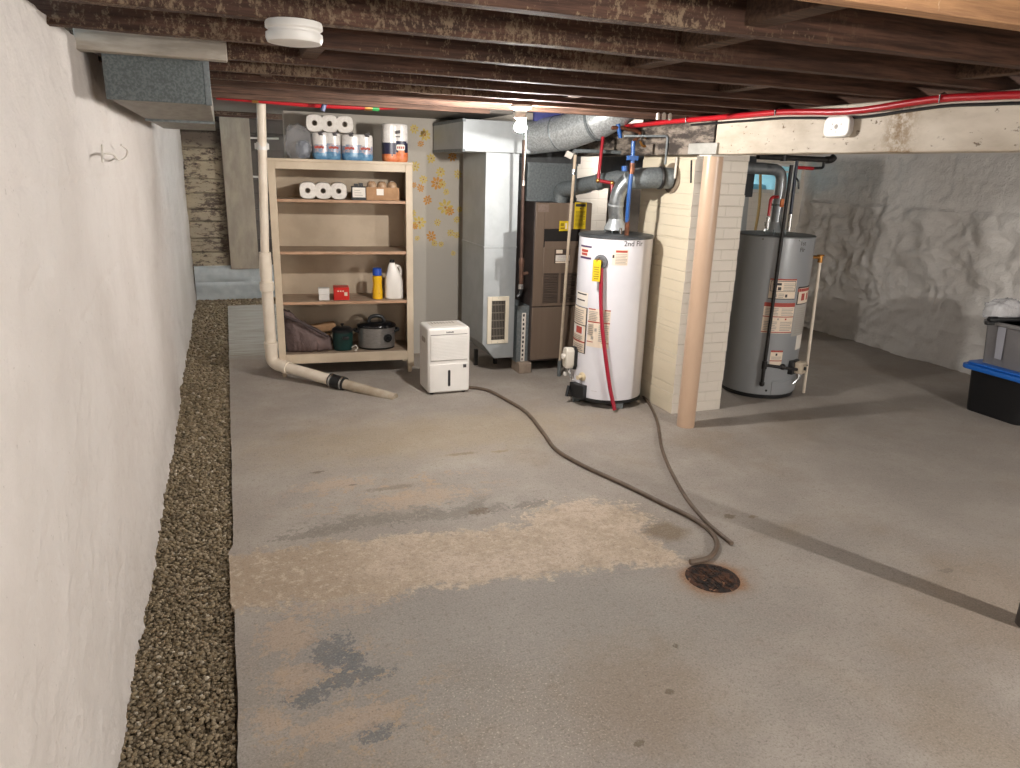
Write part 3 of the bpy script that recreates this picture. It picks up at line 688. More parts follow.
bpart('face_frame', M_['tan_paint'], (0, -.002, .055, .055, .018, ztop-.022), (BW-.055, -.002, .055, BW, .018, ztop-.022), (.055, -.002, zr, BW-.055, .018, ztop-.022), (.055, -.002, zb, BW-.055, .018, zbt))
for i, (pl, pr, th) in enumerate(((197.5, 204, .022), (250.5, 254, .024), (301, 303, .024))):
    zf = (S(279, pl, .01).z+S(405, pr, .01).z)/2+.006; SHELF[i] = zf
    mb = MB(); bbox(mb, .02, .012, zf-th, BW-.02, BD-.012, zf); mb.mi[-6+2] = 1
    mb.build('shelf', [M_['shelf_top'], M_['bare_wood']], bk, bevel=.002)
SHELF[3] = zbt+.0
mb = MB(); bbox(mb, .02, .018, zbt-.022, BW-.02, BD-.012, zbt); mb.build('shelf', M_['shelf_top'], bk)
for x in (.0, BW-.06):
    for y in (.005, BD-.06):
        mb = MB(); mb.T = BM; mb.prism([(x+.02, y, 0), (x+.05, y, 0), (x+.06, y, zb+.03), (x, y, zb+.03)] if x == 0 else [(x+.01, y, 0), (x+.04, y, 0), (x+.06, y, zb+.03), (x, y, zb+.03)], (0, .04, 0)); mb.build('leg', M_['tan_paint'], bk, bevel=.003)
def bth(name, label, cat, u, v, z, group=None, rz=0): return thing(name, label, cat, BM@Vector((u, v, z)), ANG+rz, group)

# paper towel rolls seen end-on
M_['towel'] = mat('paper towel', '#e2ddd6', '#d6d0c8', 40, .9, 0, .3, 120)
M_['core'] = mat('cardboard core', '#8d8377', None, 20, .9)
def make_roll(u, v, z, label, group, r=.064, L=.24):
    t = bth('paper_towel_roll', label, 'paper towel roll', u, v, z, group)
    def ring(rr, vv, sq=.0):
        out = []
        for i in range(28):
            a = 2*PI*i/28; k = (abs(math.cos(a))**3.2+abs(math.sin(a))**3.2)**(-1/3.2); out.append((u+rr*k*math.cos(a), vv, z+r+rr*k*math.sin(a)))
        return out
    def circ(rr, vv): return [(u+rr*math.cos(2*PI*i/28), vv, z+r+rr*math.sin(2*PI*i/28)) for i in range(28)]
    rings = [circ(.02, v+L), ring(r*.95, v+L), ring(r, v+L-.012), ring(r, v+.012), ring(r*.94, v+.001), circ(.021, v), circ(.02, v+.0), circ(.02, v+L)]
    mb = MB(); mb.T = BM
    mb.add([p for q in rings[:7] for p in q], [(i*28+k, i*28+(k+1) % 28, (i+1)*28+(k+1) % 28, (i+1)*28+k) for i in range(6) for k in range(28)])
    mb.build('towel', M_['towel'], t)
    mb = MB(); mb.T = BM
    rr = [circ(.021, v-.0005), circ(.0175, v-.0005), circ(.0175, v+L), circ(.021, v+L)]
    mb.add([p for q in rr for p in q], [(i*28+k, i*28+(k+1) % 28, ((i+1) % 4)*28+(k+1) % 28, ((i+1) % 4)*28+k) for i in range(4) for k in range(28)])
    mb.add(circ(.0176, v+.05), [tuple(range(28))]); mb.build('core', M_['core'], t)
    return t
names = ('leftmost', 'middle', 'rightmost')
for i, (px, py) in enumerate(((307.8, 190.5), (323.2, 191.2), (338.7, 191.8))):
    p = S(px, py, .06); make_roll(p.x, .06, SHELF[0]+.001, f'{names[i]} of three white paper towel rolls inside the bookcase on its top shelf', 'paper towel rolls on the top shelf')
# packs standing on top of the bookcase
def pack(u0, u1, v0, z0, h, name, label, kind, seedv):
    t = bth(name, label, 'paper towel pack', (u0+u1)/2, v0, z0, 'paper towel packs on top of the bookcase')
    nx, dv = 2, .16; w = (u1-u0)/nx; rr = w/2; N = 72
    out = []
    for i in range(N):
        a = 2*PI*i/N; x = math.cos(a); y = math.sin(a)
        hw, hd = (u1-u0)/2, dv/2
        k = (abs(x)**4+abs(y)**4)**(-.25); X_, Y_ = x*k*hw, y*k*hd
        bul = .010*abs(math.sin(PI*(X_+hw)/w)) if abs(y) > .25 else 0
        out.append((X_, Y_+(bul if y > 0 else -bul)))
    zs = [0, .012, .03]+[h*q/20 for q in range(3, 19)]+[h-.02, h-.006, h]; sc = [.93, .98, 1]+[1]*16+[1, .97, .88]
    mb = MB(); mb.T = BM; cu, cv = (u0+u1)/2, v0+dv/2
    vs = [(cu+x*s, cv+y*s, z0+z) for z, s in zip(zs, sc) for x, y in out]; m = len(zs)
    for q in range(m-1):
        for k in range(N):
            X_ = out[k][0]; zz = (zs[q]+zs[q+1])/2; wave = .016*math.sin(X_*26+seedv)+.008*math.sin(X_*61)
            if kind == 'blue': mb.k = 0 if zz > .11+wave*.5 else (2 if zz > .055+wave*.4 else 1)
            else: mb.k = 0 if zz > h*.52+wave*.4 else (2 if zz > h*.23+wave*1.0 else 1)
            mb.add([], []); mb.f.append((q*N+k, q*N+(k+1) % N, (q+1)*N+(k+1) % N, (q+1)*N+k)); mb.mi.append(mb.k)
    mb.v = [tuple(BM@Vector(v)) for v in vs]
    mb.f += [tuple(range(N))[::-1], tuple(range((m-1)*N, m*N))]; mb.mi += [1, 0]
    body = mb.build('towel_pack_body', [M_['towelwrap'], M_['bluepr'] if kind == 'blue' else M_['orange'], M_['wrapmix'] if kind == 'blue' else M_['navy']], t)
    mb = MB(); mb.T = BM; fv = v0-.0125
    if kind == 'blue':
        for q in range(2):
            mb = MB(); mb.T = BM; cxx = u0+w*(q+.5)
            for k in range(5): mb.obox((cxx-.03+.014*k, fv, z0+.088+.004*(k % 2)), (.0075, 0, .002), (0, .0006, 0), (-.002, 0, .008))
            mb.build('red_lettering', M_['labelred'], t)
            mb = MB(); mb.T = BM; mb.obox((u0+w*(q+.6), fv, z0+.195), (.018, 0, .006), (0, .0006, 0), (-.002, 0, .008)); mb.obox((u0+w*(q+.61), fv, z0+.182), (.015, 0, 0), (0, .0006, 0), (0, 0, .006)); mb.build('logo_lettering', M_['labeldark'], t)
    else:
        cxx = u0+w*1.35
        mb.k = 1; mb.obox((cxx-.02, fv, z0+h*.78), (.018, 0, .003), (0, .0006, 0), (0, 0, .012)); mb.obox((cxx-.02, fv, z0+h*.66), (.018, 0, 0), (0, .0006, 0), (0, 0, .004)); mb.build('logo_lettering', [M_['labelred'], M_['labeldark'], M_['labelwhite']], t); mb = MB(); mb.T = BM
        mb.k = 2; mb.prism(rrect((cxx, fv+.0005, z0+h*.38), (1, 0, 0), (0, 0, 1), .034, .022, .012), (0, -.0008, 0))
        mb.k = 0
        for k in range(4): mb.obox((cxx-.022+.015*k, fv-.001, z0+h*.38), (.005, 0, 0), (0, .0006, 0), (.001, 0, .009))
        mb.build('logo_lettering', [M_['labelred'], M_['labeldark'], M_['labelwhite']], t)
    return t
M_['towelwrap'] = mat('wrapped white towels', '#e3dfda', '#d2cdc8', 25, .25, 0, .5, 35)
M_['wrapmix'] = mat('red and blue print', '#7d94ad', '#b9a6a6', 60, .3, thr=(.45, .55))
tp1a, tp1b = S(313, 160, .02).x, S(342, 160, .02).x; tp2b = S(374, 164, .02).x
hp = S(330, 132.5, .02).z-ztop
pack(tp1a, tp1b-.003, .03, ztop, hp, 'paper_towel_pack', 'left white and blue paper towel pack under the row of three rolls on the bookcase', 'blue', 1.0)
pack(tp1b+.003, tp2b, .03, ztop, hp-.005, 'paper_towel_pack', 'white and blue paper towel pack in the middle of the bookcase top', 'blue', 2.6)
a, b = S(383.5, 164, .02).x, S(409, 164, .02).x
pack(a, b, .03, ztop, S(396, 123.5, .02).z-ztop, 'paper_towel_pack', 'tall white, navy and orange paper towel pack at the right end of the bookcase top', 'navy', .3)
for i, (px, py) in enumerate(((314.5, 122.5), (329.5, 123.2), (344.8, 124))):
    p = S(px, py, .05); make_roll(p.x, .045, ztop+hp+.001, f'{names[i]} of three white paper towel rolls lying on top of the blue packs', 'paper towel rolls above the bookcase')
# crumpled clear wrap at the left of the packs
def blob(name, m, parent, T, c, r, sq, amp, fr, seed, origin=None, n=40, k=24, flatbottom=None):
    mb = MB(); mb.T = T; vs = []
    for j in range(k+1):
        th = PI*j/k
        for i in range(n):
            a = 2*PI*i/n; d = Vector((math.sin(th)*math.cos(a), math.sin(th)*math.sin(a), -math.cos(th)))
            q = 1+amp*mnoise.fractal(d*fr+Vector((seed, 0, 0)), .8, 2, 3)+amp*.5*(1-abs(mnoise.noise(d*fr*1.7+Vector((0, seed, 0)))))**2
            e = .62; d2 = Vector([math.copysign(abs(x)**e, x) for x in d]); d2 = d2/max(d2.length**.5, .3)
            p = Vector((d2.x*sq[0], d2.y*sq[1], d2.z*sq[2]))*r*q+Vector(c)
            if flatbottom is not None: p.z = max(p.z, flatbottom)
            vs.append(p)
    mb.add(vs, [(j*n+i, j*n+(i+1) % n, (j+1)*n+(i+1) % n, (j+1)*n+i) for j in range(k) for i in range(n)])
    return mb.build(name, m, parent, origin=origin, smooth=70)
nfilm = NT('clear film'); nfilm.col((.62, .62, .64)); nfilm.rough(.12); nfilm.b.inputs['Alpha'].default_value = .22; nfilm.bump(nfilm.noise(25, 5, .7), .8, .01); M_['film'] = nfilm.m
u0 = S(289, 160, .06).x
t = bth('clear_plastic_wrap', 'crumpled clear plastic wrap left of the blue paper towel packs', 'plastic wrap', u0+.09, .1, ztop)
blob('film', M_['film'], t, BM, ((u0+tp1a)/2-.012, .12, ztop+.115), .1, (.95, .9, 1.25), .2, 3.0, 3.3, flatbottom=ztop+.001)
blob('towel_bundle', mat('dark blue bundle', '#3a4452', '#5a6270', 12, .4), t, BM, ((u0+tp1a)/2+.02, .14, ztop+.07), .07, (.8, .8, .95), .12, 2, 1.3, flatbottom=ztop+.002)

# items on the first shelf
z0 = SHELF[0]+.001
a = S(352.2, 198, .05); b = S(366, 198, .05); tz = S(359, 186.5, .05).z
t = bth('small_carton', 'small dark carton with a white label beside the cardboard box', 'carton', a.x, .05, z0)
mb = MB(); bbox(mb, a.x, .05, z0, b.x, .15, tz); mb.build('carton_body', mat('dark carton', '#2b2a2c', None, 6, .5), t, bevel=.002)
mb = MB(); bbox(mb, a.x+.004, .0485, z0+.02, b.x-.004, .05, tz-.008); mb.k = 1
for k in range(3): bbox(mb, a.x+.02, .0478, z0+.035+.018*k, b.x-.025-.01*k, .0486, z0+.039+.018*k)
mb.build('label', [M_['labelwhite'], M_['labelgrey']], t)
mb = MB(); bbox(mb, a.x+.02, .06, tz, a.x+.05, .13, tz+.02); bbox(mb, b.x-.05, .06, tz, b.x-.02, .13, tz+.025); mb.build('flap', M_['black'], t)
a = S(366.5, 199, .04); b = S(399.5, 199, .04); tz = S(383, 187.5, .04).z
t = bth('cardboard_box', 'low open brown cardboard box on the upper shelf of the bookcase', 'box', a.x, .04, z0)
mb = MB()
for q in ((a.x, .04, z0, b.x, .043, tz), (a.x, .197, z0, b.x, .2, tz), (a.x, .04, z0, a.x+.003, .2, tz), (b.x-.003, .04, z0, b.x, .2, tz), (a.x, .04, z0, b.x, .2, z0+.003)): bbox(mb, *q)
mb.build('carton_wall', mat('cardboard', '#a8815c', '#9a7450', 14, .7), t)
mb = MB(); um = (a.x+b.x)/2; bbox(mb, um-.05, .0385, z0+.04, um+.005, .04, tz-.012); mb.build('label', M_['labelwhite'], t)
for k in range(3):
    uu = a.x+.05+(b.x-a.x-.1)*k/2; t2 = bth('wrapped_package', f"{('left', 'middle', 'right')[k]} brown rounded package poking out of the cardboard box", 'package', uu, .12, z0+.004, 'packages in the cardboard box')
    mb = MB(); mb.T = BM; mb.lathe([(.036, 0), (.04, .02), (.04, .1), (.036, .125), (.022, .14), (.001, .143)], (uu, .12, z0+.004), n=18); mb.build('wrapper', mat('brown wrap', '#8f6f52', '#b79a7d', 30, .4, 0, .5, 40), t2)
    mb = MB(); mb.T = BM; mb.lathe([(.015, .143), (.017, .146), (.001, .147)], (uu, .12, z0+.004), n=14); mb.build('closure', M_['offwhite'], t2)
# third shelf
z0 = SHELF[2]+.001
a, b = S(319, 298, .06), S(329.5, 298, .06); tz = S(324, 288.5, .06).z
t = bth('small_box', 'small white box left of the red box', 'box', a.x, .06, z0)
mb = MB(); bbox(mb, a.x, .06, z0, b.x, .13, (z0+tz)/2); mb.build('box_base', M_['white'], t, bevel=.003)
mb = MB(); bbox(mb, a.x-.002, .058, (z0+tz)/2+.001, b.x+.002, .132, tz); mb.build('lid', M_['white'], t, bevel=.003)
a, b = S(334, 299.5, .06), S(349.5, 299.5, .06); tz = S(342, 287.5, .06).z
t = bth('red_box', 'small bright red box on the third shelf', 'box', a.x, .06, z0)
mb = MB(); bbox(mb, a.x, .06, z0, b.x, .19, tz); mb.build('box_body', mat('red carton', '#c8231b', None, 8, .35), t, bevel=.002)
mb = MB()
for k in range(3): bbox(mb, a.x+.03+.02*k, .0592, tz-.035, a.x+.042+.02*k, .06, tz-.025)
bbox(mb, b.x-.04, .0592, z0+.035, b.x-.015, .06, z0+.065); mb.build('print', M_['labelcream'], t)
# yellow bottle with blue cap
a, b = S(373, 299, .06), S(383.3, 299, .06); tz = S(378, 268.5, .06).z; uc = (a.x+b.x)/2; rw = (b.x-a.x)/2
t = bth('detergent_bottle', 'yellow detergent bottle with blue cap next to the white jug', 'bottle', uc, .1, z0)
hb = (tz-z0)
mb = MB(); mb.T = BM
def ov(zz, hw, hd): return [(uc+hw*math.cos(2*PI*i/24), .1+hd*math.sin(2*PI*i/24), zz) for i in range(24)]
prof = [(0, .9), (.02, 1), (.25, .98), (.4, .86), (.52, .84), (.62, .95), (.72, .92), (.76, .6)]
mb.add([p for q, s in prof for p in ov(z0+q*hb, rw*s, .04*s)], [(i*24+k, i*24+(k+1) % 24, (i+1)*24+(k+1) % 24, (i+1)*24+k) for i in range(len(prof)-1) for k in range(24)]+[tuple(range(24))[::-1], tuple(range(7*24, 8*24))]); mb.build('bottle_body', mat('yellow plastic', '#e0ad12', None, 6, .35), t)
mb = MB(); mb.T = BM; mb.lathe([(rw*.82, .76*hb), (rw*.9, .78*hb), (rw*.85, .98*hb), (rw*.7, hb), (.001, hb)], (uc, .1, z0), n=24); mb.build('cap', mat('blue cap', '#1546a8', None, 6, .35), t)
mb = MB(); mb.T = BM; mb.lathe([(.006, .0), (.006, .001)], (uc+.01, .06, z0+.2*hb), (0, -1, 0), 12); mb.build('label', mat('bottle print', '#caa80e', '#d97f1a', 40, .5), t)
# white jug
a, b = S(385.5, 299, .06), S(404, 299, .06); tz = S(392, 260.5, .06).z; uc = (a.x+b.x)/2; rw = (b.x-a.x)/2; hb = tz-z0
t = bth('bleach_jug', 'tall white plastic jug with black cap at the right end of the shelf', 'jug', uc, .11, z0)
mb = MB(); mb.T = BM
prof = [(0, .92, .92), (.02, 1, 1), (.45, .97, .97), (.6, .82, .85), (.75, .58, .6), (.86, .42, .42), (.9, .3, .3), (.93, .3, .3)]
def sqr(zz, hw, hd, du):
    o = []
    for i in range(28):
        A = 2*PI*i/28; x, y = math.cos(A), math.sin(A); k = (abs(x)**3+abs(y)**3)**(-1/3); o.append((uc+du+x*k*hw, .12+y*k*hd, zz))
    return o
mb.add([p for q, s, d in prof for p in sqr(z0+q*hb, rw*s, .055*d, -.012*max(0, (q-.45)/.5))], [(i*28+k, i*28+(k+1) % 28, (i+1)*28+(k+1) % 28, (i+1)*28+k) for i in range(7) for k in range(28)]+[tuple(range(28))[::-1], tuple(range(196, 224))]); mb.build('jug_body', mat('white jug plastic', '#dcd7d0', None, 6, .35), t)
mb = MB(); mb.T = BM; mb.lathe([(.02, .925*hb), (.021, .93*hb), (.021, .995*hb), (.018, hb), (.001, hb)], (uc-.012, .12, z0), n=18); mb.build('cap', M_['black'], t)
mb = MB(); mb.T = BM; mb.tube(smooth_path([(uc+.018, .12, z0+.86*hb), (uc+.05, .12, z0+.8*hb), (uc+.06, .12, z0+.66*hb), (uc+.05, .12, z0+.55*hb)]), .011, 12); mb.build('handle', mat('jug handle', '#dcd7d0', None, 6, .35), t)
# bottom shelf: bag, pot, slow cooker
z0 = SHELF[3]+.001
a, b = S(284, 354, .05), S(332, 352, .05)
t = bth('fabric_bag', 'slouched brown grey fabric bag at the left of the bottom shelf', 'bag', (a.x+b.x)/2, .13, z0)
nb = NT('bag cloth'); nb.col(nb.mix(nb.noise(7, 4), lin('#5a4a48'), lin('#75635f'))); nb.rough(.85); nb.bump(nb.noise(9, 5, .6, dist=1.5), .8, .03); M_['bag'] = nb.m
def bag_h(s): return .26*(1-s)**1.1+.10
mb = MB(); mb.T = BM; nu, nv = 60, 24; vs = []
for i in range(nu+1):
    s = i/nu; uu = a.x+(b.x-a.x)*s; hh = bag_h(s)*(1 if 0 < s < 1 else .8); wv_ = .11*math.sin(PI*min(max(s*.9+.06, 0), 1))**.5
    for j in range(nv):
        A = 2*PI*j/nv; x, y = math.cos(A), math.sin(A); k = (abs(x)**3+abs(y)**3)**(-1/3)
        q = 1+.09*mnoise.fractal((s*5, x*1.5, y*1.5), .8, 2, 3)+.10*(1-abs(mnoise.noise((s*7+y*2, x*2, y*1.3))))**3
        vs.append((uu+.02*mnoise.noise((x, y, s*4)), .14+x*k*wv_*q, max(z0, z0+hh/2+y*k*hh/2*q)))
mb.add(vs, [(i*nv+j, i*nv+(j+1) % nv, (i+1)*nv+(j+1) % nv, (i+1)*nv+j) for i in range(nu) for j in range(nv)]+[tuple(range(nv))[::-1], tuple(range(nu*nv, nu*nv+nv))]); mb.build('bag_cloth', M_['bag'], t, smooth=80)
mb = MB(); mb.T = BM; mb.tube(smooth_path([(a.x+.02, .05, z0+.31), (a.x+.13, .02, z0+.27), (a.x+.26, .015, z0+.2), (b.x-.03, .03, z0+.14)]), .012, 10); mb.build('seam_binding', mat('dark binding', '#453a39', None, 8, .8), t)
mb = MB(); mb.T = BM; mb.tube(smooth_path([(a.x+.01, .09, z0+.33), (a.x+.0, .05, z0+.25), (a.x+.005, .04, z0+.12), (a.x+.015, .045, z0+.02)]), .016, 10); mb.build('strap', M_['black'], t)
mb = MB(); mb.T = BM; uc = S(322, 335, .31).x; mb.obox((uc, .325, z0+.15), (.12, 0, .015), (0, .05, 0), (-.01, 0, .035)); 
mb.obox((uc-.02, .325, z0+.05), (.09, 0, 0), (0, .04, 0), (0, 0, .05))
tag(mb.build('tan_cushion', mat('tan folded cloth', '#b08a66', '#a17c59', 12, .8, 0, .3, 25), origin=BM@Vector((uc, .325, z0)), bevel=.02, seg=3), 'tan folded cloth bundle behind the fabric bag', 'bundle')
p = S(343.3, 350, .1); uc = p.x; r = .118*.72; tz = S(343, 327, .1).z-z0
t = bth('slow_cooker', 'small dark green round crock pot with a black lid', 'slow cooker', uc, .13, z0)
mb = MB(); mb.T = BM; mb.lathe([(r*.8, 0), (r*.9, .006), (r*.97, .03), (r, tz*.72), (r*1.0, tz*.78)], (uc, .13, z0), n=40); mb.build('pot', mat('dark green enamel', '#11302e', '#163a37', 8, .3), t)
mb = MB(); mb.T = BM; mb.lathe([(r*1.02, tz*.78), (r*1.04, tz*.8), (r*1.03, tz*.88), (r*.8, tz*.96), (r*.3, tz), (.001, tz)], (uc, .13, z0), n=40); mb.build('lid', M_['black'], t)
mb = MB(); mb.T = BM; mb.lathe([(.008, tz), (.008, tz+.012), (.015, tz+.015), (.014, tz+.024), (.001, tz+.025)], (uc, .13, z0), n=16); mb.build('knob', M_['black'], t)
mb = MB(); mb.T = BM; mb.obox((uc+.02, .13-r-.012, z0+tz*.6), (.026, 0, 0), (0, .014, 0), (0, 0, .011)); mb.build('handle', M_['black'], t, bevel=.005)
mb = MB(); mb.T = BM; mb.tube(smooth_path([(uc+r*.8, .06, z0+.03), (uc+r*1.2, .05, z0+.05), (uc+r*1.35, .06, z0+.02), (uc+r*1.1, .05, z0+.006), (uc+r*1.3, .04, z0+.006)]), .004, 8); mb.build('cord', M_['offwhite'], t)
p = S(377.5, 347, .1); uc = p.x; hw = (S(396.5, 340, .1).x-S(358.5, 340, .1).x)/2; tz = S(378, 327.5, .1).z-z0
t = bth('slow_cooker', 'large silver oval slow cooker with a black lid and dial', 'slow cooker', uc, .17, z0)
def oval(zz, s, hd=.12): return [(uc+hw*s*math.cos(2*PI*i/48), .16+hd*s*math.sin(2*PI*i/48), z0+zz) for i in range(48)]
def ostack(mb, L):
    mb.add([p for zz, s in L for p in oval(zz, s)], [(i*48+k, i*48+(k+1) % 48, (i+1)*48+(k+1) % 48, (i+1)*48+k) for i in range(len(L)-1) for k in range(48)]+[tuple(range(48))[::-1], tuple(range((len(L)-1)*48, len(L)*48))])
mb = MB(); mb.T = BM; ostack(mb, [(.012, .92), (.02, .97), (tz, 1.0)]); mb.build('housing', mat('brushed steel', '#9c9a98', '#8b8987', 30, .35, .7, stretch=(1, 1, 12)), t)
mb = MB(); mb.T = BM; ostack(mb, [(0, .88), (.004, .93), (.02, .96)]); mb.build('base', M_['black'], t)
mb = MB(); mb.T = BM; ostack(mb, [(tz, 1.03), (tz+.012, 1.04), (tz+.022, 1.0), (tz+.035, .85), (tz+.045, .5), (tz+.047, .05)]); lid = mb.build('lid', mat('black glass lid', '#141416', None, 8, .15), t)
mb = MB(); mb.T = BM; mb.tube(smooth_path([(uc-.07, .16, z0+tz+.03), (uc-.05, .16, z0+tz+.075), (uc, .16, z0+tz+.09), (uc+.05, .16, z0+tz+.075), (uc+.07, .16, z0+tz+.03)]), .016, 12); mb.build('lid_handle', M_['black'], lid)
for s in (-1, 1):
    mb = MB(); mb.T = BM; mb.tube(smooth_path([(uc+s*hw*.92, .11, z0+tz*.8), (uc+s*hw*1.14, .13, z0+tz*.85), (uc+s*hw*1.14, .19, z0+tz*.85), (uc+s*hw*.92, .21, z0+tz*.8)]), .011, 10); mb.build('side_handle', M_['black'], t)
mb = MB(); mb.T = BM; kx = uc+hw*.52; ky = .16-.12*.86; mb.lathe([(.036, -.004), (.036, .008), (.02, .010), (.018, .025), (.001, .026)], (kx, ky, z0+tz*.55), (.35, -1, 0), 24); mb.build('dial', M_['black'], t)

# ------------------------------------------------------------------ pvc drain
E = G(272, 363, .12); t0 = P(261, 97, 5.78); j0 = P(265, 256, 5.93); fe = G(393, 398)
t = thing('pvc_drain_pipe', 'white pvc drain pipe running down beside the bookcase to the floor', 'pipe', (E.x, E.y, 0))
mb = MB(); mb.tube([t0, j0], .032, 20); mb.build('upper_pipe', M_['pvc'], t)
mb = MB(); d = (j0-P(267.5, 300, 5.95)).normalized(); mb.tube([j0+d*.03, j0+d*.028, j0-d*.02, j0-d*.05, j0-d*.15, j0-d*.17], [.036, .045, .045, .047, .047, .044], 20)
mb.tube([j0-d*.20, j0-d*.205, j0-d*.27, j0-d*.275], [.046, .053, .053, .046], 20); mb.build('coupling', M_['pvc'], t)
dn = (fe-E).normalized(); mid = E+(fe-E)*((P(337, 384, 5.5).x-E.x)/(fe.x-E.x))
mb = MB(); mb.tube([j0-d*.1, E+Vector((0, .01, .14))], .044, 20); mb.tube([E+dn*.1, mid], .044, 20); mb.build('lower_pipe', M_['pvc'], t)
mb = MB(); mb.tube(bend([E+(j0-E).normalized()*.17, E, E+dn*.16], .12, 8), .050, 20); mb.tube([E+dn*.12, E+dn*.17], .054, 20); mb.tube([E+(j0-E).normalized()*.13, E+(j0-E).normalized()*.18], .054, 20); mb.build('elbow', M_['pvc'], t)
mb = MB(); mb.tube([mid-dn*.05, mid+dn*.09], .053, 24); rc = mb.build('rubber_coupling', M_['black'], t)
for q in (-.03, .07):
    mb = MB(); mb.tube([mid+dn*(q-.008), mid+dn*(q+.008)], .056, 24); mb.build('clamp', M_['chrome'], rc)
mb = MB(); mb.tube([mid+dn*.05, fe+dn*.02], .041, 20); mb.build('floor_stub', mat('cast stub', '#b0a493', '#a2937f', 14, .7, 0, .3, 40), t)
mb = MB(); s_ = P(262, 145, 5.83); mb.tube([s_+Vector((0, 0, -.035)), s_+Vector((0, 0, .02))], .038, 20); mb.box(s_.x-.05, s_.y+.02, s_.z-.03, s_.x+.05, s_.y+.04, s_.z+.012); mb.build('strap', M_['white'], t)

# ------------------------------------------------------------------ dehumidifier
y0 = 5.19; x0, x1 = P(428, 393, y0).x, P(469.5, 391, y0).x; hz = P(450, 327.5, y0).z; dd = .27
t = thing('dehumidifier', 'white portable dehumidifier on the floor right of the bookcase', 'dehumidifier', ((x0+x1)/2, y0, 0))
gz = P(446, 363.5, y0).z
mb = MB(); mb.box(x0, y0, .012, x1, y0+dd, hz); mb.build('casing', M_['white'], t, bevel=.022, seg=4)
mb = MB(); mb.box(x0+.012, y0-.004, .025, x1-.012, y0+.01, gz-.004); tk = mb.build('water_bucket', M_['white'], t, bevel=.004)
wx = P(449, 377, y0).x; mb = MB(); mb.prism(rrect((wx, y0-.0035, (P(449, 370, y0).z+P(449, 386, y0).z)/2), (1, 0, 0), (0, 0, 1), .010, .066, .009), (0, -.002, 0)); mb.build('level_window', M_['black'], tk)
g0, g1 = P(431.5, 361, y0), P(466.5, 334, y0)
mb = MB(); mb.box(g0.x-.006, y0-.004, g0.z-.004, g1.x+.006, y0+.002, g1.z+.006); fg = mb.build('front_grille', mat('grille back', '#8b8682', None, 6, .6), t)
mb = MB(); N = 17
for k in range(N):
    zz = g0.z+(g1.z-g0.z)*(k+.5)/N; mb.box(g0.x-.008, y0-.009, zz-.0052, g1.x+.008, y0-.002, zz+.0052)
mb.build('slats', M_['white'], fg, bevel=.002)
bx = P(464.5, 365.5, y0); mb = MB(); mb.box(bx.x-.013, y0-.006, bx.z-.014, bx.x+.013, y0-.003, bx.z+.012); mb.build('sticker', M_['labeldark'], t)
bx = P(450, 332.2, y0); mb = MB()
for k in range(7): mb.box(bx.x-.028+.0085*k, y0-.0015, bx.z-.006, bx.x-.0225+.0085*k, y0+.001, bx.z+.006-(.003 if k % 3 == 1 else 0))
mb.build('badge', M_['labeldark'], t)
mb = MB(); mb.box(x0+.05, y0+.05, hz, x1-.05, y0+dd-.06, hz+.003); vt = mb.build('top_panel', M_['offwhite'], t, bevel=.002)
mb = MB()
for k in range(8): mb.box(x0+.07+.024*k, y0+.14, hz+.003, x0+.082+.024*k, y0+.2, hz+.0045)
mb.build('vent_slot', M_['labelgrey'], vt)
mb = MB(); mb.prism(rrect((x0-.001, y0+.13, hz-.11), (0, 1, 0), (0, 0, 1), .055, .02, .018), (.004, 0, 0)); mb.build('side_grip', M_['labelgrey'], t)
for sx in (x0+.04, x1-.04):
    for sy in (y0+.04, y0+dd-.04):
        mb = MB(); mb.lathe([(.015, 0), (.017, .013)], (sx, sy, 0), n=14); mb.build('foot', M_['black'], t)

# ------------------------------------------------------------------ return air duct, box and round duct
YD = 5.65
x0, x1 = P(484.2, 250, YD).x, P(516.5, 250, YD).x; zt = P(500, 152, YD).z; z0, z1 = P(482, 344, YD).z, P(494, 358.5, YD).z
t = thing('return_air_duct', 'tall galvanised return air duct with a white grille beside the furnace', 'duct', ((x0+x1)/2, YD, 0))
mb = MB(); mb.prism([(x0, YD, zt), (x0, YD, z0), (P(494, 358.5, YD).x, YD, z1), (x1, YD, z1), (x1, YD, zt)], (0, .6, 0)); mb.build('duct_body', M_['galv'], t, bevel=.003)
zs = P(500, 247.5, YD).z; mb = MB(); mb.box(x0-.006, YD-.006, zs-.006, x1+.002, YD+.6, zs+.010); mb.build('seam', M_['galv'], t, bevel=.003)
a, b = P(486.5, 344, YD), P(509, 296, YD); i0, i1 = P(490.7, 340, YD), P(505.3, 300.5, YD)
mb = MB(); mb.box(a.x, YD-.012, a.z, i0.x, YD, b.z); mb.box(i1.x, YD-.012, a.z, b.x, YD, b.z); mb.box(i0.x, YD-.012, a.z, i1.x, YD, i0.z); mb.box(i0.x, YD-.012, i1.z, i1.x, YD, b.z); gr = mb.build('grille_frame', mat('cream enamel', '#d8ceba', None, 8, .4), t, bevel=.003)
mb = MB(); mb.box(i0.x, YD-.004, i0.z, i1.x, YD-.001, i1.z); mb.build('grille_back', mat('grille dark', '#2e2925', None, 8, .8), gr)
mb = MB()
for k in range(5): zz = i0.z+(i1.z-i0.z)*(k+.5)/5; mb.box(i0.x, YD-.009, zz-.004, i1.x, YD-.004, zz+.004)
for k in range(9): xx = i0.x+(i1.x-i0.x)*(k+.5)/9; mb.box(xx-.0015, YD-.008, i0.z, xx+.0015, YD-.004, i1.z)
mb.build('grille_bars', mat('grille bars', '#6f675c', None, 8, .6), gr)
for zz in (a.z+.012, b.z-.012):
    mb = MB(); mb.lathe([(.004, 0), (.003, .002)], ((a.x+b.x)/2, YD-.012, zz), (0, -1, 0), 10); mb.build('screw', M_['galv'], gr)
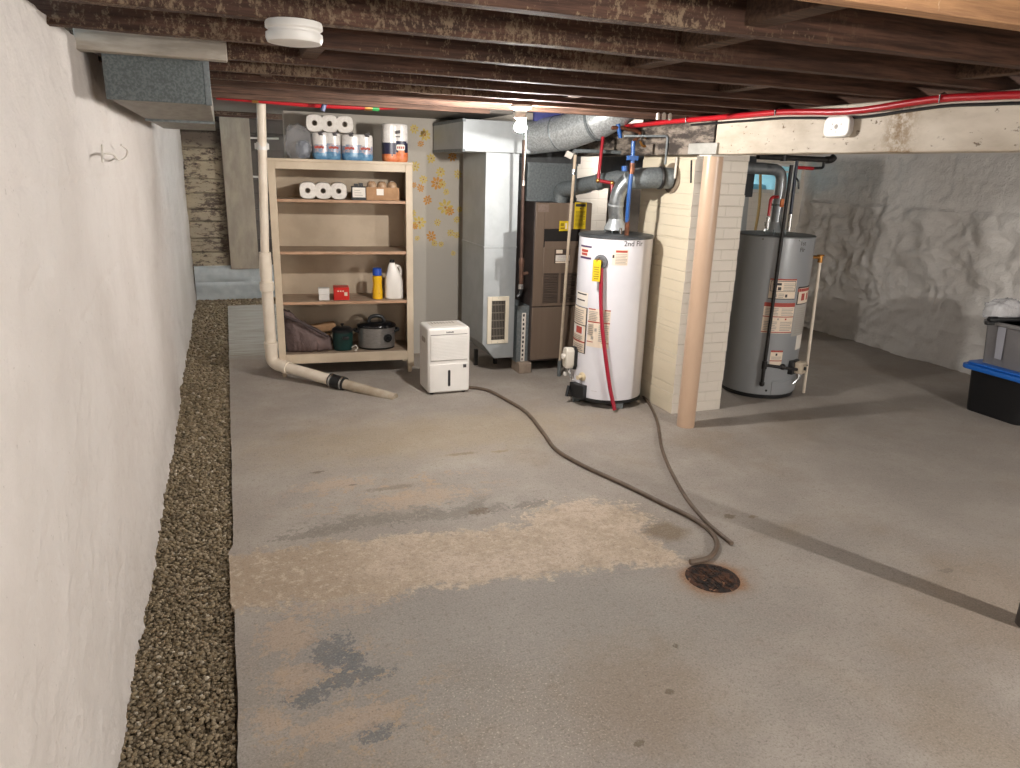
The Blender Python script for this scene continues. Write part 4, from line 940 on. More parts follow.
for x in (x0+.05, x1-.05):
    mb = MB(); mb.box(x-.015, YD+.3, 0, x+.015, YD+.33, z1+.01); mb.build('support_leg', M_['blackiron'], t)
bx0 = P(463, 135, 5.6).x; bx1 = P(529, 140, 5.6).x+.02; bz0, bz1 = P(480, 152, 5.6).z, P(480, 119.5, 5.6).z
t = thing('duct_trunk_box', 'horizontal galvanised duct box on top of the return air duct', 'duct', ((bx0+bx1)/2, 5.6, bz0))
mb = MB(); mb.box(bx0, 5.6, bz0+.001, bx1, 6.46, bz1); mb.build('trunk_body', M_['galv'], t, bevel=.003)
mb = MB(); mb.box(bx0-.005, 5.592, bz0-.003, bx0+.02, 6.46, bz0+.02); mb.box(bx0-.005, 5.592, bz1-.02, bx0+.02, 6.46, bz1+.003); mb.build('edge_flange', M_['galv_dull'], t, bevel=.002)
n = NT('spiral galvanised'); sp = n.noise(70, 4, .7); n.col(n.mix(n.ss(sp, .4, .62), lin('#a4a8a9'), lin('#c9cdce'))); n.b.inputs['Metallic'].default_value = .5; n.rough(.36); n.bump(n.noise(28, 4), .1, .004); M_['galv_round'] = n.m
q0 = Vector((bx1-.02, 5.78, (bz0+bz1)/2+.0)); c1 = P(566, 132.5, 5.35); c2 = P(597, 121, 5.1); c3 = P(612, 112, 5.02); c4 = Vector((c3.x+.10, c3.y-.03, 2.2))
t = thing('round_duct', 'round galvanised duct rising from the trunk box to the joists', 'duct', q0)
mb = MB(); mb.tube([q0, c1, c2], .132, 32); mb.build('pipe_run', M_['galv_round'], t)
mb = MB(); mb.tube(smooth_path([c1+(c2-c1)*.93, c2+(c3-c2)*.4, c3, c4], 4), .136, 32); el = mb.build('elbow', M_['galv_round'], t)
mb = MB(); dz = (c2-c1).normalized(); mb.tube([c2-dz*.03, c2-dz*.025, c2-dz*.01, c2-dz*.005], [.133, .141, .141, .133], 32)
mb.build('seam_ring', M_['galv_dull'], t); mb = MB(); k_ = c1+(q0-c1)*.15; mb.tube([k_-dz*.008, k_, k_+dz*.008], [.132, .137, .132], 32); mb.build('seam_ring', M_['galv_dull'], t)
mb = MB(); w0 = P(562, 120, 5.3); mb.tube([(w0.x, w0.y, w0.z), (w0.x-.02, w0.y, 2.2)], .003, 6); mb.build('hanger_wire', M_['chrome'], t)
mb = MB(); a = P(557, 108, 5.1); b = P(590, 108, 5.1); mb.box(a.x, 5.52, ZT-.17, b.x+.25, 5.55, ZT-.005)  # flat blue strip set between the joists
tag(mb.build('blue_strip', mat('muted blue', '#464a86', '#3a3e72', 6, .7), origin=(a.x, 5.53, ZT-.1)), 'strip of muted blue board between joists above the round duct', 'board')

# ------------------------------------------------------------------ furnace
YFN = 5.6
x0 = P(533.5, 260, YFN).x; x1 = P(587, 204, YFN).x+.05; zt = P(537, 202, YFN).z; zb = .095; zd = P(535, 307, YFN).z
nf = NT('furnace brown'); nf.col(nf.mix(nf.noise(5, 4, .6, nf.mapped((4, 4, .3))), lin('#6d5d50'), lin('#7d6c5e'))); nf.rough(.45); nf.b.inputs['Metallic'].default_value = .15; M_['fbrown'] = nf.m
M_['fdark'] = mat('furnace side', '#4c4340', '#3f3735', 5, .5, .2)
t = thing('furnace', 'brown gas furnace cabinet behind the white water heater', 'furnace', ((x0+x1)/2, YFN, 0))
mb = MB(); mb.box(x0, YFN+.012, zb, x1, YFN+.7, zt); mb.build('cabinet', M_['fdark'], t, bevel=.006)
# upper door with opening
ox0, oz1, ox1, oz0 = P(544, 229, YFN).x, P(544, 229, YFN).z, P(580, 229, YFN).x, P(544, 247.5, YFN).z
mb = MB(); fw = .004
mb.box(x0+fw, YFN-.01, zd+.004, ox0, YFN+.012, zt-.004); mb.box(ox1, YFN-.01, zd+.004, x1-fw, YFN+.012, zt-.004); mb.box(ox0, YFN-.01, zd+.004, ox1, YFN+.012, oz0); mb.box(ox0, YFN-.01, oz1, ox1, YFN+.012, zt-.004)
ud = mb.build('upper_door', M_['fbrown'], t, bevel=.004)
mb = MB(); mb.box(ox0, YFN+.0, oz0, ox1, YFN+.011, oz1); mb.build('opening_back', mat('dark opening', '#1b1614', None, 8, .8), ud)
mb = MB(); mb.prism([(ox0+.012, YFN-.004, oz0), (ox0+.012, YFN+.008, oz0), (ox0+.012, YFN+.009, oz0+.10), (ox0+.012, YFN+.004, oz0+.10)], (ox1-ox0-.024, 0, 0)); mb.build('flap', M_['fbrown'], ud)
mb = MB(); mb.box(x0+fw, YFN-.01, zb+.02, x1-fw, YFN+.012, zd-.004); ld = mb.build('lower_door', M_['fbrown'], t, bevel=.004)
lz1, lz0 = P(550, 273, YFN).z, P(550, 303, YFN).z
for a, b in ((542.5, 557.5), (560, 577)):
    xa, xb = P(a, 288, YFN).x, P(b, 288, YFN).x
    mb = MB(); mb.box(xa, YFN-.0115, lz0, xb, YFN-.0095, lz1)
    for k in range(12): zz = lz0+(lz1-lz0)*(k+.5)/12; mb.prism([(xa+.006, YFN-.0115, zz-.006), (xa+.006, YFN-.018, zz+.002), (xa+.006, YFN-.0115, zz+.006)], (xb-xa-.012, 0, 0))
    mb.build('louvre_panel', mat('louvre brown', '#51453d', None, 8, .5), ud)
def flat_label(name, parent, Y, px0, py0, px1, py1, m, stripes=(), txt=None):
    a, b = P(px0, py1, Y), P(px1, py0, Y); mb = MB(); mb.box(a.x, Y-.0015, a.z, b.x, Y, b.z)
    ms = [m]
    for (u0, v0, u1, v1, mm) in stripes:
        if mm not in ms: ms.append(mm)
        mb.k = ms.index(mm); mb.box(a.x+(b.x-a.x)*u0, Y-.0024, b.z-(b.z-a.z)*v1, a.x+(b.x-a.x)*u1, Y-.0012, b.z-(b.z-a.z)*v0)
    return mb.build(name, ms, parent)
D_, Gy, Rd, Wh = M_['labeldark'], M_['labelgrey'], M_['labelred'], M_['labelwhite']
YL = YFN-.0102
lines = [(.12, .38+.07*k, .85-.1*(k % 3 == 2), .41+.07*k, mat('olive ink', '#8a7510', None)) for k in range(8)] if False else []
OL = mat('olive ink', '#8a7614', None, 9, .6)
flat_label('warning_label', ud, YL, 573.5, 202.5, 586.8, 229, M_['yellow'], [(.08, .06, .92, .16, D_), (.44, .2, .56, .25, D_)]+[(.1, .32+.05*k, .9-.12*(k % 4 == 3), .345+.05*k, OL) for k in range(12)])
flat_label('warning_label', ud, YL, 559, 221, 568.5, 231, M_['yellow'], [(.15, .2, .5, .5, OL), (.15, .65, .6, .8, OL), (.65, .2, .85, .8, M_['labelcream'])])
flat_label('rating_label', ud, YL, 554, 249, 570.5, 263.5, mat('brown label', '#4f4035', None), [(.1, .05, .5, .3, M_['labelcream']), (.6, .1, .9, .28, D_), (.08, .42, .95, .82, Wh), (.08, .86, .75, .97, M_['labelcream'])]+[(.2, .5+.1*k, .8, .53+.1*k, Gy) for k in range(3)])
flat_label('sticker', ud, YL, 538, 204.5, 549, 212, mat('faded sticker', '#85746a', '#7a695e', 60, .5))
# base bricks (support pads) and filter slot
for bx in (P(519, 366, 5.59).x, x1-.1):
    mb = MB(); mb.box(bx, 5.585, 0, bx+.115, 5.78, zb)
    tag(mb.build('concrete_brick', mat('grey brick', '#9a8a7b', '#8a7a6c', 12, .8, 0, .3, 60), origin=(bx+.05, 5.65, 0), bevel=.005), 'grey brick under the left front corner of the furnace' if bx < x1-.2 else 'grey brick under the right front corner of the furnace', 'brick', 'bricks under the furnace')
for bx in (x0+.01, x1-.12):
    mb = MB(); mb.box(bx, 6.05, 0, bx+.11, 6.25, zb)
    tag(mb.build('concrete_brick', M_['blocking'], origin=(bx+.05, 6.1, 0), bevel=.005), 'block under the back of the furnace' , 'brick', 'bricks under the furnace')
fx0, fx1 = P(516.8, 330, 5.64).x, x0-.002; fz0, fz1 = P(523, 362, 5.64).z, P(523, 306, 5.64).z
t = thing('filter_rack', 'grey filter slot with a white printed cover between duct and furnace', 'filter rack', (fx0+.03, 5.64, fz0))
mb = MB(); mb.box(fx0+.003, 5.645, fz0, fx1, 6.2, fz1); mb.build('rack_body', M_['galv_dull'], t, bevel=.002)
fa, fb = P(520.8, 361.5, 5.63), P(526.3, 313, 5.63); mb = MB(); mb.box(fa.x, 5.632, fa.z, fb.x, 5.644, fb.z); cv = mb.build('cover', Wh, t, bevel=.002)
mb = MB()
for k in range(11): zz = fa.z+.02+(fb.z-fa.z-.04)*k/10; mb.box(fa.x+.006, 5.6305, zz-.011, fa.x+.022-(.006 if k % 3 == 0 else 0), 5.6322, zz+.011)
mb.build('print', D_, cv)

# plenum, flue and tall duct
pz1, pz0 = P(550, 163, 5.75).z, zt; px0_, px1_ = P(527.5, 180, 5.75).x, P(577, 180, 5.75).x
t = thing('supply_plenum', 'galvanised plenum box on top of the furnace', 'duct', ((px0_+px1_)/2, 5.75, pz0))
mb = MB(); mb.box(px0_, 5.75, pz0+.001, px1_, 6.28, pz1); mb.build('plenum_body', M_['galv_dull'], t, bevel=.004)
mb = MB(); mb.box(px0_-.006, 5.744, pz0, px1_+.006, 6.285, pz0+.03); mb.box(px0_-.004, 5.745, pz1-.02, px1_+.004, 6.284, pz1); mb.build('flange', M_['galv_dull'], t, bevel=.002)
mb = MB(); mb.box(px0_-.02, 5.9, pz1+.002, px1_+.1, 6.25, 2.02); mb.build('upper_trunk', mat('dark grey metal', '#4b4c4d', '#5c5d5d', 7, .6, .3), t)  # upper trunk in a plain dark grey
fe_ = Vector((2.79, 4.69, 1.65))
a = P(562, 196, 5.62); b_ = P(577, 186, 5.45); 
t = thing('furnace_flue', 'grey furnace flue pipe sloping across the lit back wall to the chimney', 'flue pipe', (a.x, 5.66, zt))
mb = MB(); mb.tube(bend([(a.x, 5.66, zt+.001), (a.x, 5.64, zt+.10), b_+Vector((.05, -.1, .012))], .1, 8), .062, 24); mb.build('elbow', M_['galv_dull'], t)
mb = MB(); mb.tube([b_, P(617, 178.5, 4.95), fe_+Vector((-.02, .1, -.0))], .058, 24); mb.build('pipe_run', M_['galv_dull'], t)
mb = MB(); m_ = b_+(P(617, 178.5, 4.95)-b_)*.55; mb.tube([m_, m_+Vector((.006, -.02, .003))], .064, 24); mb.build('seam_ring', M_['galv_dull'], t)
ta, tb = P(623, 200, 5.75), P(659, 200, 5.75)
t = thing('tall_metal_duct', 'dark tall metal duct behind the white water heater', 'duct', ((ta.x+tb.x)/2, 5.75, 0))
mb = MB(); mb.box(ta.x+.06, 5.8, .0, tb.x, 6.15, P(640, 188, 5.8).z); mb.build('lower_body', mat('brownish metal', '#6b6259', '#59524b', 5, .6, .3), t, bevel=.004)
mb = MB(); mb.box(ta.x, 5.75, P(640, 188, 5.8).z, tb.x+.02, 6.2, 2.03); mb.build('upper_body', mat('dark grey metal b', '#40444a', '#54575b', 5, .5, .5), t, bevel=.004)  # upper part in a darker, greyer metal than the lower

# chimney flue connector
zf = 1.672; yf = 4.54
t = thing('chimney_flue_connector', 'fat grey flue connector entering the side of the brick chimney', 'flue pipe', (2.9, yf, zf))
mb = MB(); mb.tube([(2.70, yf+.10, zf-.012), (2.83, yf+.03, zf), (2.955, yf, zf)], .072, 28); mb.build('pipe_run', M_['galv_dull'], t)
mb = MB(); mb.lathe([(.073, 0), (.078, .004), (.078, .02), (.073, .024)], (2.86, yf+.012, zf), (1, -.1, 0), 28); mb.build('seam_ring', M_['blackiron'], t)
mb = MB(); mb.lathe([(.0735, -.006), (.105, -.004), (.105, 0)], (2.962, yf, zf), (1, 0, 0), 28); mb.build('wall_collar', mat('rusty collar', '#8a7c6a', '#70604f', 14, .7, .2), t)
mb = MB(); mb.tube([(2.94, yf-.07, zf+.14), (2.94, yf-.07, zf+.0)], .009, 10); mb.build('hanging_rod', M_['offwhite'], t)
mb = MB(); a = Q(666, 140, 2.84); mb.tube(bend([(2.60, 4.62, a.z+.02), (2.84, 4.45, a.z+.025), (2.84, 4.45, zf+.09)], .02), .008, 10)
tag(mb.build('conduit', M_['galv_dull'], origin=(2.84, 4.45, zf)), 'thin pale conduit dropping to the chimney flue connector', 'conduit')
mb = MB(); a = Q(691, 160, 2.965); mb.tube([P(691.5, 160, 4.262), P(690.8, 183, 4.262)], .006, 8)
tag(mb.build('thin_rod', M_['blackiron'], origin=P(691, 183, 4.262)), 'short dark rod on the chimney face left of the tan post', 'rod')

# ------------------------------------------------------------------ white water heater
def rings(c, prof, n=56): mb = MB(); mb.lathe(prof, (c[0], c[1], 0), (0, 0, 1), n); return mb
WC, WR = (2.665, 4.75), .268
wz = P(618, 233, 4.75).z
t = thing('water_heater', 'white gas water heater with a red discharge pipe beside the chimney', 'water heater', (WC[0], WC[1], 0))
rings(WC, [(WR-.004, .065), (WR, .07), (WR, wz-.024)]).build('tank_jacket', mat('white enamel', '#dcdbe0', '#d3d2d8', 2, .25, spec=.6), t)
rings(WC, [(WR+.004, wz-.025), (WR+.006, wz-.023), (WR+.006, wz-.010), (WR-.002, wz-.004), (WR-.03, wz), (.001, wz+.004)]).build('top_cap', mat('dark grey cap', '#3a3d40', '#4a4d50', 8, .45, .3), t)
rings(WC, [(WR-.012, .04), (WR+.003, .045), (WR+.003, .066), (WR-.004, .068)]).build('base_ring', M_['black'], t)
mb = MB(); 
for q in ((601, 403, 611, 415),):
    pass
for ang in (-PI/2-.05, PI/2, PI, 0):
    mb = MB(); cx, cy = WC[0]+(WR-.02)*math.cos(ang), WC[1]+(WR-.02)*math.sin(ang); mb.box(cx-.03, cy-.012, 0, cx+.03, cy+.012, .05); mb.build('leg', M_['galv_dull'], t, bevel=.003)
rad = lambda c, r, a, z: Vector((c[0]+r*math.cos(a), c[1]+r*math.sin(a), z))
def cyl_label(name, parent, c, r, px0, py0, px1, py1, m, stripes=(), sk=0):
    pm = (py0+py1)/2; a0, z1 = on_cyl(px0, py0, c, r); a1, _ = on_cyl(px1, py0, c, r); z1 = on_cyl((px0+px1)/2, py0, c, r)[1]; z0 = on_cyl((px0+px1)/2, py1, c, r)[1]
    mb = MB(); mb.cpatch(c, r+.0006, a0, a1, z0, z1); ms = [m]
    for si, (u0, v0, u1, v1, mm) in enumerate(stripes):
        if mm not in ms: ms.append(mm)
        mb.k = ms.index(mm); mb.cpatch(c, r+.0012+.00025*si, a0+(a1-a0)*u0, a0+(a1-a0)*u1, z1-(z1-z0)*v1, z1-(z1-z0)*v0)
    return mb.build(name, ms, parent)
LC = M_['labelcream']
TX = lambda u0, u1, v0, v1, n, m=Gy: [(u0, v0+(v1-v0)*(k+.2)/n, u1-(.12 if k % 3 == 2 else 0)*(u1-u0), v0+(v1-v0)*(k+.62)/n, m) for k in range(n)]
cyl_label('brand_label', t, WC, WR, 581.5, 245.5, 592, 259, M_['labelwhite'], [(0, 0, 1, .14, M_['labelpurple']), (0, .84, 1, 1, M_['labelpurple']), (.15, .3, .75, .5, M_['labelred']), (.15, .56, .7, .74, M_['labelred'])])
cyl_label('warning_label', t, WC, WR, 612.5, 249.5, 628.5, 265.5, LC, [(.22, .06, .95, .2, M_['labelred']), (.03, .35, .15, .55, D_)]+TX(.22, .95, .28, .95, 7))
cyl_label('energy_label', t, WC, WR, 577.5, 292, 588.5, 306, Wh, TX(.1, .9, .05, .95, 4, D_)[::2])
cyl_label('instruction_label', t, WC, WR, 574.5, 306.5, 588, 353, LC, [(0, 0, 1, .015, D_), (0, .985, 1, 1, D_), (0, 0, .05, 1, D_), (.95, 0, 1, 1, D_), (.2, .42, .85, .60, M_['white']), (.45, .43, .8, .58, M_['labelred']), (.05, .38, .95, .40, D_), (.05, .74, .95, .77, M_['labelred'])]+TX(.12, .85, .06, .36, 7)+TX(.12, .85, .62, .73, 3)+TX(.35, .9, .8, .96, 4))
cyl_label('operating_label', t, WC, WR, 588.8, 309.5, 611, 348, LC, [(0, 0, .35, .03, M_['labelred']), (.75, 0, 1, .03, M_['labelred']), (0, .33, 1, .36, M_['labelred']), (0, .86, .3, .88, M_['labelred']), (.7, .86, 1, .88, M_['labelred']), (.35, .5, .45, .58, Gy), (.2, .72, .32, .8, Gy)]+TX(.04, .45, .06, .32, 6)+TX(.55, .96, .06, .32, 6)+TX(.04, .3, .4, .7, 6)+TX(.55, .96, .4, .84, 9))
mb = MB(); a, z = on_cyl(634, 244, WC, WR); text_on_cyl(mb, '2nd Flr', .052, WC, WR, a, z); mb.build('handwriting', D_, t)
mb = MB(); a, z = on_cyl(594, 391, WC, WR); text_on_cyl(mb, '-------', .02, WC, WR, a, z); mb.build('logo_lettering', Gy, t)
# T&P valve and red discharge pipe
a, z = on_cyl(601, 262, WC, WR); nrm = Vector((math.cos(a), math.sin(a), 0)); tan = Vector((-math.sin(a), math.cos(a), 0)); c0 = rad(WC, WR, a, z)
mb = MB(); mb.lathe([(.05, 0), (.052, .004), (.05, .012), (.036, .016), (.03, .01), (.026, .01)], c0, nrm, 28); mb.build('valve_collar', mat('grey rubber', '#5b5d60', None, 8, .6), t)
mb = MB(); mb.tube([c0, c0+nrm*.055], .018, 16); mb.tube([c0+nrm*.045+Vector((0, 0, .02)), c0+nrm*.045-Vector((0, 0, .045))], .016, 16); mb.obox(c0+nrm*.06+Vector((0, 0, .02)), tan*.004, nrm*.02, Vector((0, 0, .008))); rv = mb.build('relief_valve', M_['brass'], t)
mb = MB(); mb.obox(c0+nrm*.075-Vector((0, 0, .055)), tan*.030, nrm*.001, Vector((0, 0, .075))); tg = mb.build('yellow_tag', M_['yellow'], rv, bevel=.001)
mb = MB()
for k in range(6): mb.obox(c0+nrm*.0765+Vector((0, 0, -.03-.016*k)), tan*(.02-.004*(k % 2)), nrm*.0006, Vector((0, 0, .003)))
mb.build('tag_print', OL, tg)
rp = []
for px, py in ((601.3, 268), (601, 285), (601, 305), (602.5, 330), (606, 360), (610, 388), (614, 409)):
    aa, zz = on_cyl(px, py, WC, WR+.05); rp.append(rad(WC, WR+.05+(.02 if py > 390 else 0), aa, max(zz, .012)))
mb = MB(); mb.tube(smooth_path(rp), .0145, 14); mb.build('discharge_pipe', mat('crimson tube', '#9d1730', None, 6, .35), t)
# gas control, burner door
a, z = on_cyl(575, 362, WC, WR); a -= .02; nrm = Vector((math.cos(a), math.sin(a), 0)); tan = Vector((-math.sin(a), math.cos(a), 0)); c0 = rad(WC, WR, a, P(570, 362, 4.65).z)
mb = MB(); hexp = [(-.045, -.075), (.03, -.08), (.045, -.05), (.045, .06), (.02, .08), (-.03, .075), (-.055, .03)]
mb.prism([c0+nrm*.02+tan*u+Vector((0, 0, v)) for u, v in hexp], nrm*.065); gv = mb.build('gas_control', mat('pale control housing', '#cfc9bd', None, 8, .45), t, bevel=.008)
mb = MB(); mb.prism([c0+tan*u*1.1+Vector((0, 0, v*1.08)) for u, v in hexp], nrm*.022); mb.build('control_backplate', M_['black'], t)
mb = MB(); mb.lathe([(.022, 0), (.022, .018), (.018, .022), (.001, .022)], c0+nrm*.085+Vector((0, 0, .01)), nrm, 20); mb.build('dial', M_['offwhite'], gv)
a2, z2 = on_cyl(582.5, 376.5, WC, WR); n2 = Vector((math.cos(a2), math.sin(a2), 0)); c2_ = rad(WC, WR, a2, z2)
mb = MB(); mb.lathe([(.033, 0), (.033, .006), (.026, .012), (.012, .014), (.012, .04), (.017, .041), (.017, .055), (.001, .056)], c2_, n2, 24); mb.build('drain_valve', mat('cream fitting', '#cfbf9f', None, 8, .4), t)
a3, _ = on_cyl(578, 392, WC, WR); z3a, z3b = on_cyl(578, 402, WC, WR)[1], on_cyl(578, 382.5, WC, WR)[1]
mb = MB(); aw = .3; a3 = on_cyl(586, 392, WC, WR)[0]
mb.cpatch(WC, WR-.002, a3-.48, a3+.02, .06, z3b-.0, th=.05, n=10); mb.build('burner_door', M_['black'], t, bevel=.004)
mb = MB()
for k, (du, r_) in enumerate(((-.01, .005), (.015, .004), (.03, .004))):
    mb.tube(smooth_path([c0+nrm*.04+tan*du+Vector((0, 0, -.07)), c0+nrm*.05+tan*(du+.02)+Vector((0, 0, -.11)), c0+nrm*.03+tan*(du*1.5+.02)+Vector((0, 0, -.16))]), r_, 8)
mb.build('burner_tube', M_['chrome'], t)
cs = c0+nrm*.06-tan*.03+Vector((0, 0, -.135)); mb = MB(); mb.obox(cs, tan*.014, nrm*.012, Vector((0, 0, .014))); mb.build('igniter', M_['white'], t, bevel=.003)
mb = MB(); bs = rad(WC, WR+.05, a3-.5, .1); mb.tube([bs+Vector((0, 0, .03)), bs+Vector((-.03, -.03, -.04))], .012, 10); mb.build('support_bracket', M_['black'], t)
# draft hood and flue
hz_ = wz+.005
t2 = thing('heater_flue', 'silver flue pipe rising from the top of the white water heater', 'flue pipe', (WC[0], WC[1], wz))
mb = MB(); mb.lathe([(.085, .02), (.075, .05), (.055, .085), (.053, .11)], (WC[0]-.01, WC[1], hz_), n=28); mb.build('draft_hood', M_['galv'], t2)
for k in range(4):
    aa = PI/4+k*PI/2; mb = MB(); mb.tube([(WC[0]-.01+.078*math.cos(aa), WC[1]+.078*math.sin(aa), wz+.001), (WC[0]-.01+.078*math.cos(aa), WC[1]+.078*math.sin(aa), hz_+.04)], .005, 8); mb.build('hood_leg', M_['galv_dull'], t2)
fp = [(WC[0]-.01, WC[1], hz_+.1), P(616, 205, 4.74), P(620, 190, 4.72), P(629, 180, 4.68), P(640, 178, 4.6)]
mb = MB(); mb.tube(smooth_path(fp, 5), .054, 24); mb.build('pipe_run', mat('shiny flue', '#aab0b3', '#8d9396', 20, .3, .9, .15, 25), t2)
for q in (1, 3):
    mb = MB(); dd_ = (Vector(fp[min(q+1, 4)])-Vector(fp[q-1])).normalized(); mb.tube([Vector(fp[q])-dd_*.006, Vector(fp[q])+dd_*.006], .058, 24); mb.build('seam_ring', M_['galv'], t2)
# water lines of the white heater
t = thing('hot_water_pipe', 'red water pipe stepping down behind the white water heater top', 'pipe', P(612, 228, 4.85))
mb = MB(); mb.tube(bend([P(603, 137, 5.0), P(598, 180.5, 4.95), P(612, 183, 4.9), P(612.5, 231, 4.83)], .02), .0125, 12); mb.build('tube', M_['red_dark'], t)
for q in ((598, 180.5, 4.95), (612, 183, 4.9)):
    mb = MB(); mb.ball(P(*q), .018, 10, 8); mb.build('elbow_fitting', M_['brass'], t)
t = thing('cold_water_pipe', 'blue water pipe with brass fittings above the white water heater', 'pipe', P(626, 226, 4.53))
mb = MB(); mb.tube(smooth_path([P(633.5, 141, 4.53), P(632.5, 165, 4.53)]), .014, 12); mb.tube(smooth_path([P(631.5, 172, 4.53), P(629, 195, 4.53), P(627, 222, 4.545)]), .0145, 12); mb.build('tube', M_['blue_pex'], t)
mb = MB(); mb.tube([P(632.5, 163, 4.53), P(631.5, 174, 4.53)], .018, 12); mb.build('coupling', M_['copper'], t); mb = MB(); mb.tube([P(627.5, 221, 4.545), P(626.5, 237, 4.56)], .017, 12); mb.build('coupling', M_['copper'], t)
mb = MB(); mb.tube([P(624.5, 166, 4.53), P(624.5, 171, 4.53)], .02, 12); mb.box(*(P(629, 160, 4.51)), *(P(636, 156, 4.545))) ; mb.build('valve_handle', M_['blue_pex'], t)
mb = MB(); mb.tube([P(620.5, 228, 4.6), P(620.5, 233.5, 4.6)], .012, 10); tag(mb.build('pipe_nipple', M_['chrome'], origin=P(620.5, 233.5, 4.6)), 'short steel pipe nipple on the white heater top', 'pipe fitting')
# tangle of valves at the beam
for k, (pts, r_, m, nm, lb) in enumerate((
    ([(612, 128), (623, 128), (640, 133), (634, 141)], .013, 'copper', 'copper_pipe', 'old copper pipe bending under the joists above the white heater'),
    ([(643, 136), (647, 139), (648, 145), (643, 146), (640, 141)], .009, 'brass', 'shutoff_valve', 'small brass shutoff valve beside the beam above the white heater'),
    ([(618, 124), (620.5, 138)], .015, 'blue_pex', 'blue_pipe', 'short blue pipe stub under the joists right of the round duct'),
    ([(575, 151), (600, 151.5), (628, 153)], .014, 'galv_dull', 'conduit', 'pale horizontal conduit under the rear beam left of the white heater'))):
    mb = MB(); mb.tube(smooth_path([P(a, b, 4.75+.1*(k == 3)+.25*(k == 3)) for a, b in pts]), r_, 12)
    tag(mb.build(nm, M_[m], origin=P(*pts[0], 4.8)), lb, 'pipe')

# gas pipe between duct and furnace
t = thing('gas_pipe', 'dark iron gas pipe with a valve between the duct and the furnace', 'pipe', P(521, 290, 5.5))
mb = MB(); mb.tube([P(524, 140, 5.5), P(521.5, 262, 5.5)], .014, 12); mb.build('riser', mat('brown iron', '#4d3a33', '#5f4a41', 20, .5, .3), t)
mb = MB(); mb.tube([P(521.8, 258, 5.5), P(521.5, 262, 5.5), P(521.5, 268, 5.5)], [.02, .026, .02], 12); mb.tube([P(521.3, 268, 5.5), P(521, 287, 5.5)], .019, 12); mb.tube([P(521.2, 274, 5.5), P(528, 273, 5.5)], .014, 12); mb.build('fitting', mat('valve bronze', '#5c443a', '#6d5346', 20, .45, .5), t)
mb = MB(); mb.tube([P(521, 284, 5.5), P(520.8, 289, 5.5)], .022, 10); mb.build('nut', M_['chrome'], t)
mb = MB(); mb.tube(smooth_path([P(521, 289, 5.5), P(520, 294, 5.5), P(517.5, 297, 5.5)]), .016, 10); mb.build('cap', M_['black'], t)
# condensate / conduit pipe in front of furnace
t = thing('condensate_pipe', 'thin pale vertical pipe in front of the brown furnace', 'pipe', G(558.8, 376))
yq = G(559, 376).y
mb = MB(); mb.tube([P(575.5, 152, 5.2), P(568, 250, 5.32), P(559.8, 362, yq)], .0125, 12); mb.build('tube', mat('cream pipe', '#c3b49f', '#b09f8a', 10, .45), t)
mb = MB(); mb.tube([P(559.8, 360, yq), G(558.8, 376)], .017, 12); mb.build('lower_sleeve', M_['galv_dull'], t)
mb = MB(); mb.ball(P(575.5, 152, 5.2), .024, 12, 8); p_ = P(573.5, 172, 5.22); mb.tube([p_+Vector((0, 0, -.02)), p_+Vector((0, 0, .02))], .018, 12); mb.build('fitting', M_['chrome'], t)
mb = MB(); p_ = P(569, 155, 5.2); mb.obox(p_, (.025, 0, -.01), (0, .01, 0), (.01, 0, .02)); mb.build('tape_wrap', M_['offwhite'], t)

# ------------------------------------------------------------------ grey water heater
GC, GR = (4.035, 4.645), .292
gz = P(783, 234, 4.60).z
n = NT('grey enamel'); n.col(n.mix(n.noise(2, 3), lin('#8a8d90'), lin('#96999c'))); n.rough(.3); n.b.inputs['Metallic'].default_value = .2; M_['grey_tank'] = n.m
t = thing('water_heater', 'grey gas water heater standing right of the brick chimney', 'water heater', (GC[0], GC[1], 0))
rings(GC, [(GR-.004, .035), (GR, .04), (GR, gz-.01)]).build('tank_jacket', M_['grey_tank'], t)
rings(GC, [(GR+.002, gz-.012), (GR+.003, gz-.004), (GR-.008, gz), (GR-.03, gz), (.001, gz-.006)]).build('top_cap', mat('grey cap', '#6b6e70', None, 6, .4, .4), t)
rings(GC, [(GR-.02, 0), (GR-.008, .004), (GR-.006, .036)]).build('base_ring', M_['black'], t)
for px, py in ((763, 239), (800, 240.5), (780, 240.5)):
    mb = MB(); a, z = on_cyl(px, py, GC, GR); mb.lathe([(.006, 0), (.004, .003)], rad(GC, GR, a, min(z, gz-.02)), (math.cos(a), math.sin(a), 0), 10); mb.build('screw', M_['chrome'], t)
cyl_label('instruction_label', t, GC, GR, 770.5, 279, 797, 299.5, LC, [(0, 0, 1, .07, M_['labelred']), (.03, .1, .97, .62, D_), (.05, .13, .95, .6, LC), (.12, .2, .42, .32, D_), (.3, .4, .42, .56, D_), (.2, .76, .3, .9, Gy), (.6, .75, .68, .9, D_), (0, .96, 1, 1, D_)]+TX(.5, .93, .2, .6, 5)+TX(.35, .55, .7, .94, 3))
cyl_label('warning_label', t, GC, GR, 764.5, 303, 795, 333.5, LC, [(0, .0, 1, .13, M_['labelred']), (0, .44, 1, .47, M_['labelred']), (0, .95, 1, .98, M_['labelred']), (.25, .5, .3, .56, Gy), (.45, .5, .5, .56, Gy), (.7, .5, .75, .56, M_['labelred'])]+TX(.05, .45, .17, .42, 5)+TX(.55, .95, .17, .42, 5)+TX(.05, .45, .6, .93, 6)+TX(.55, .95, .6, .93, 6))
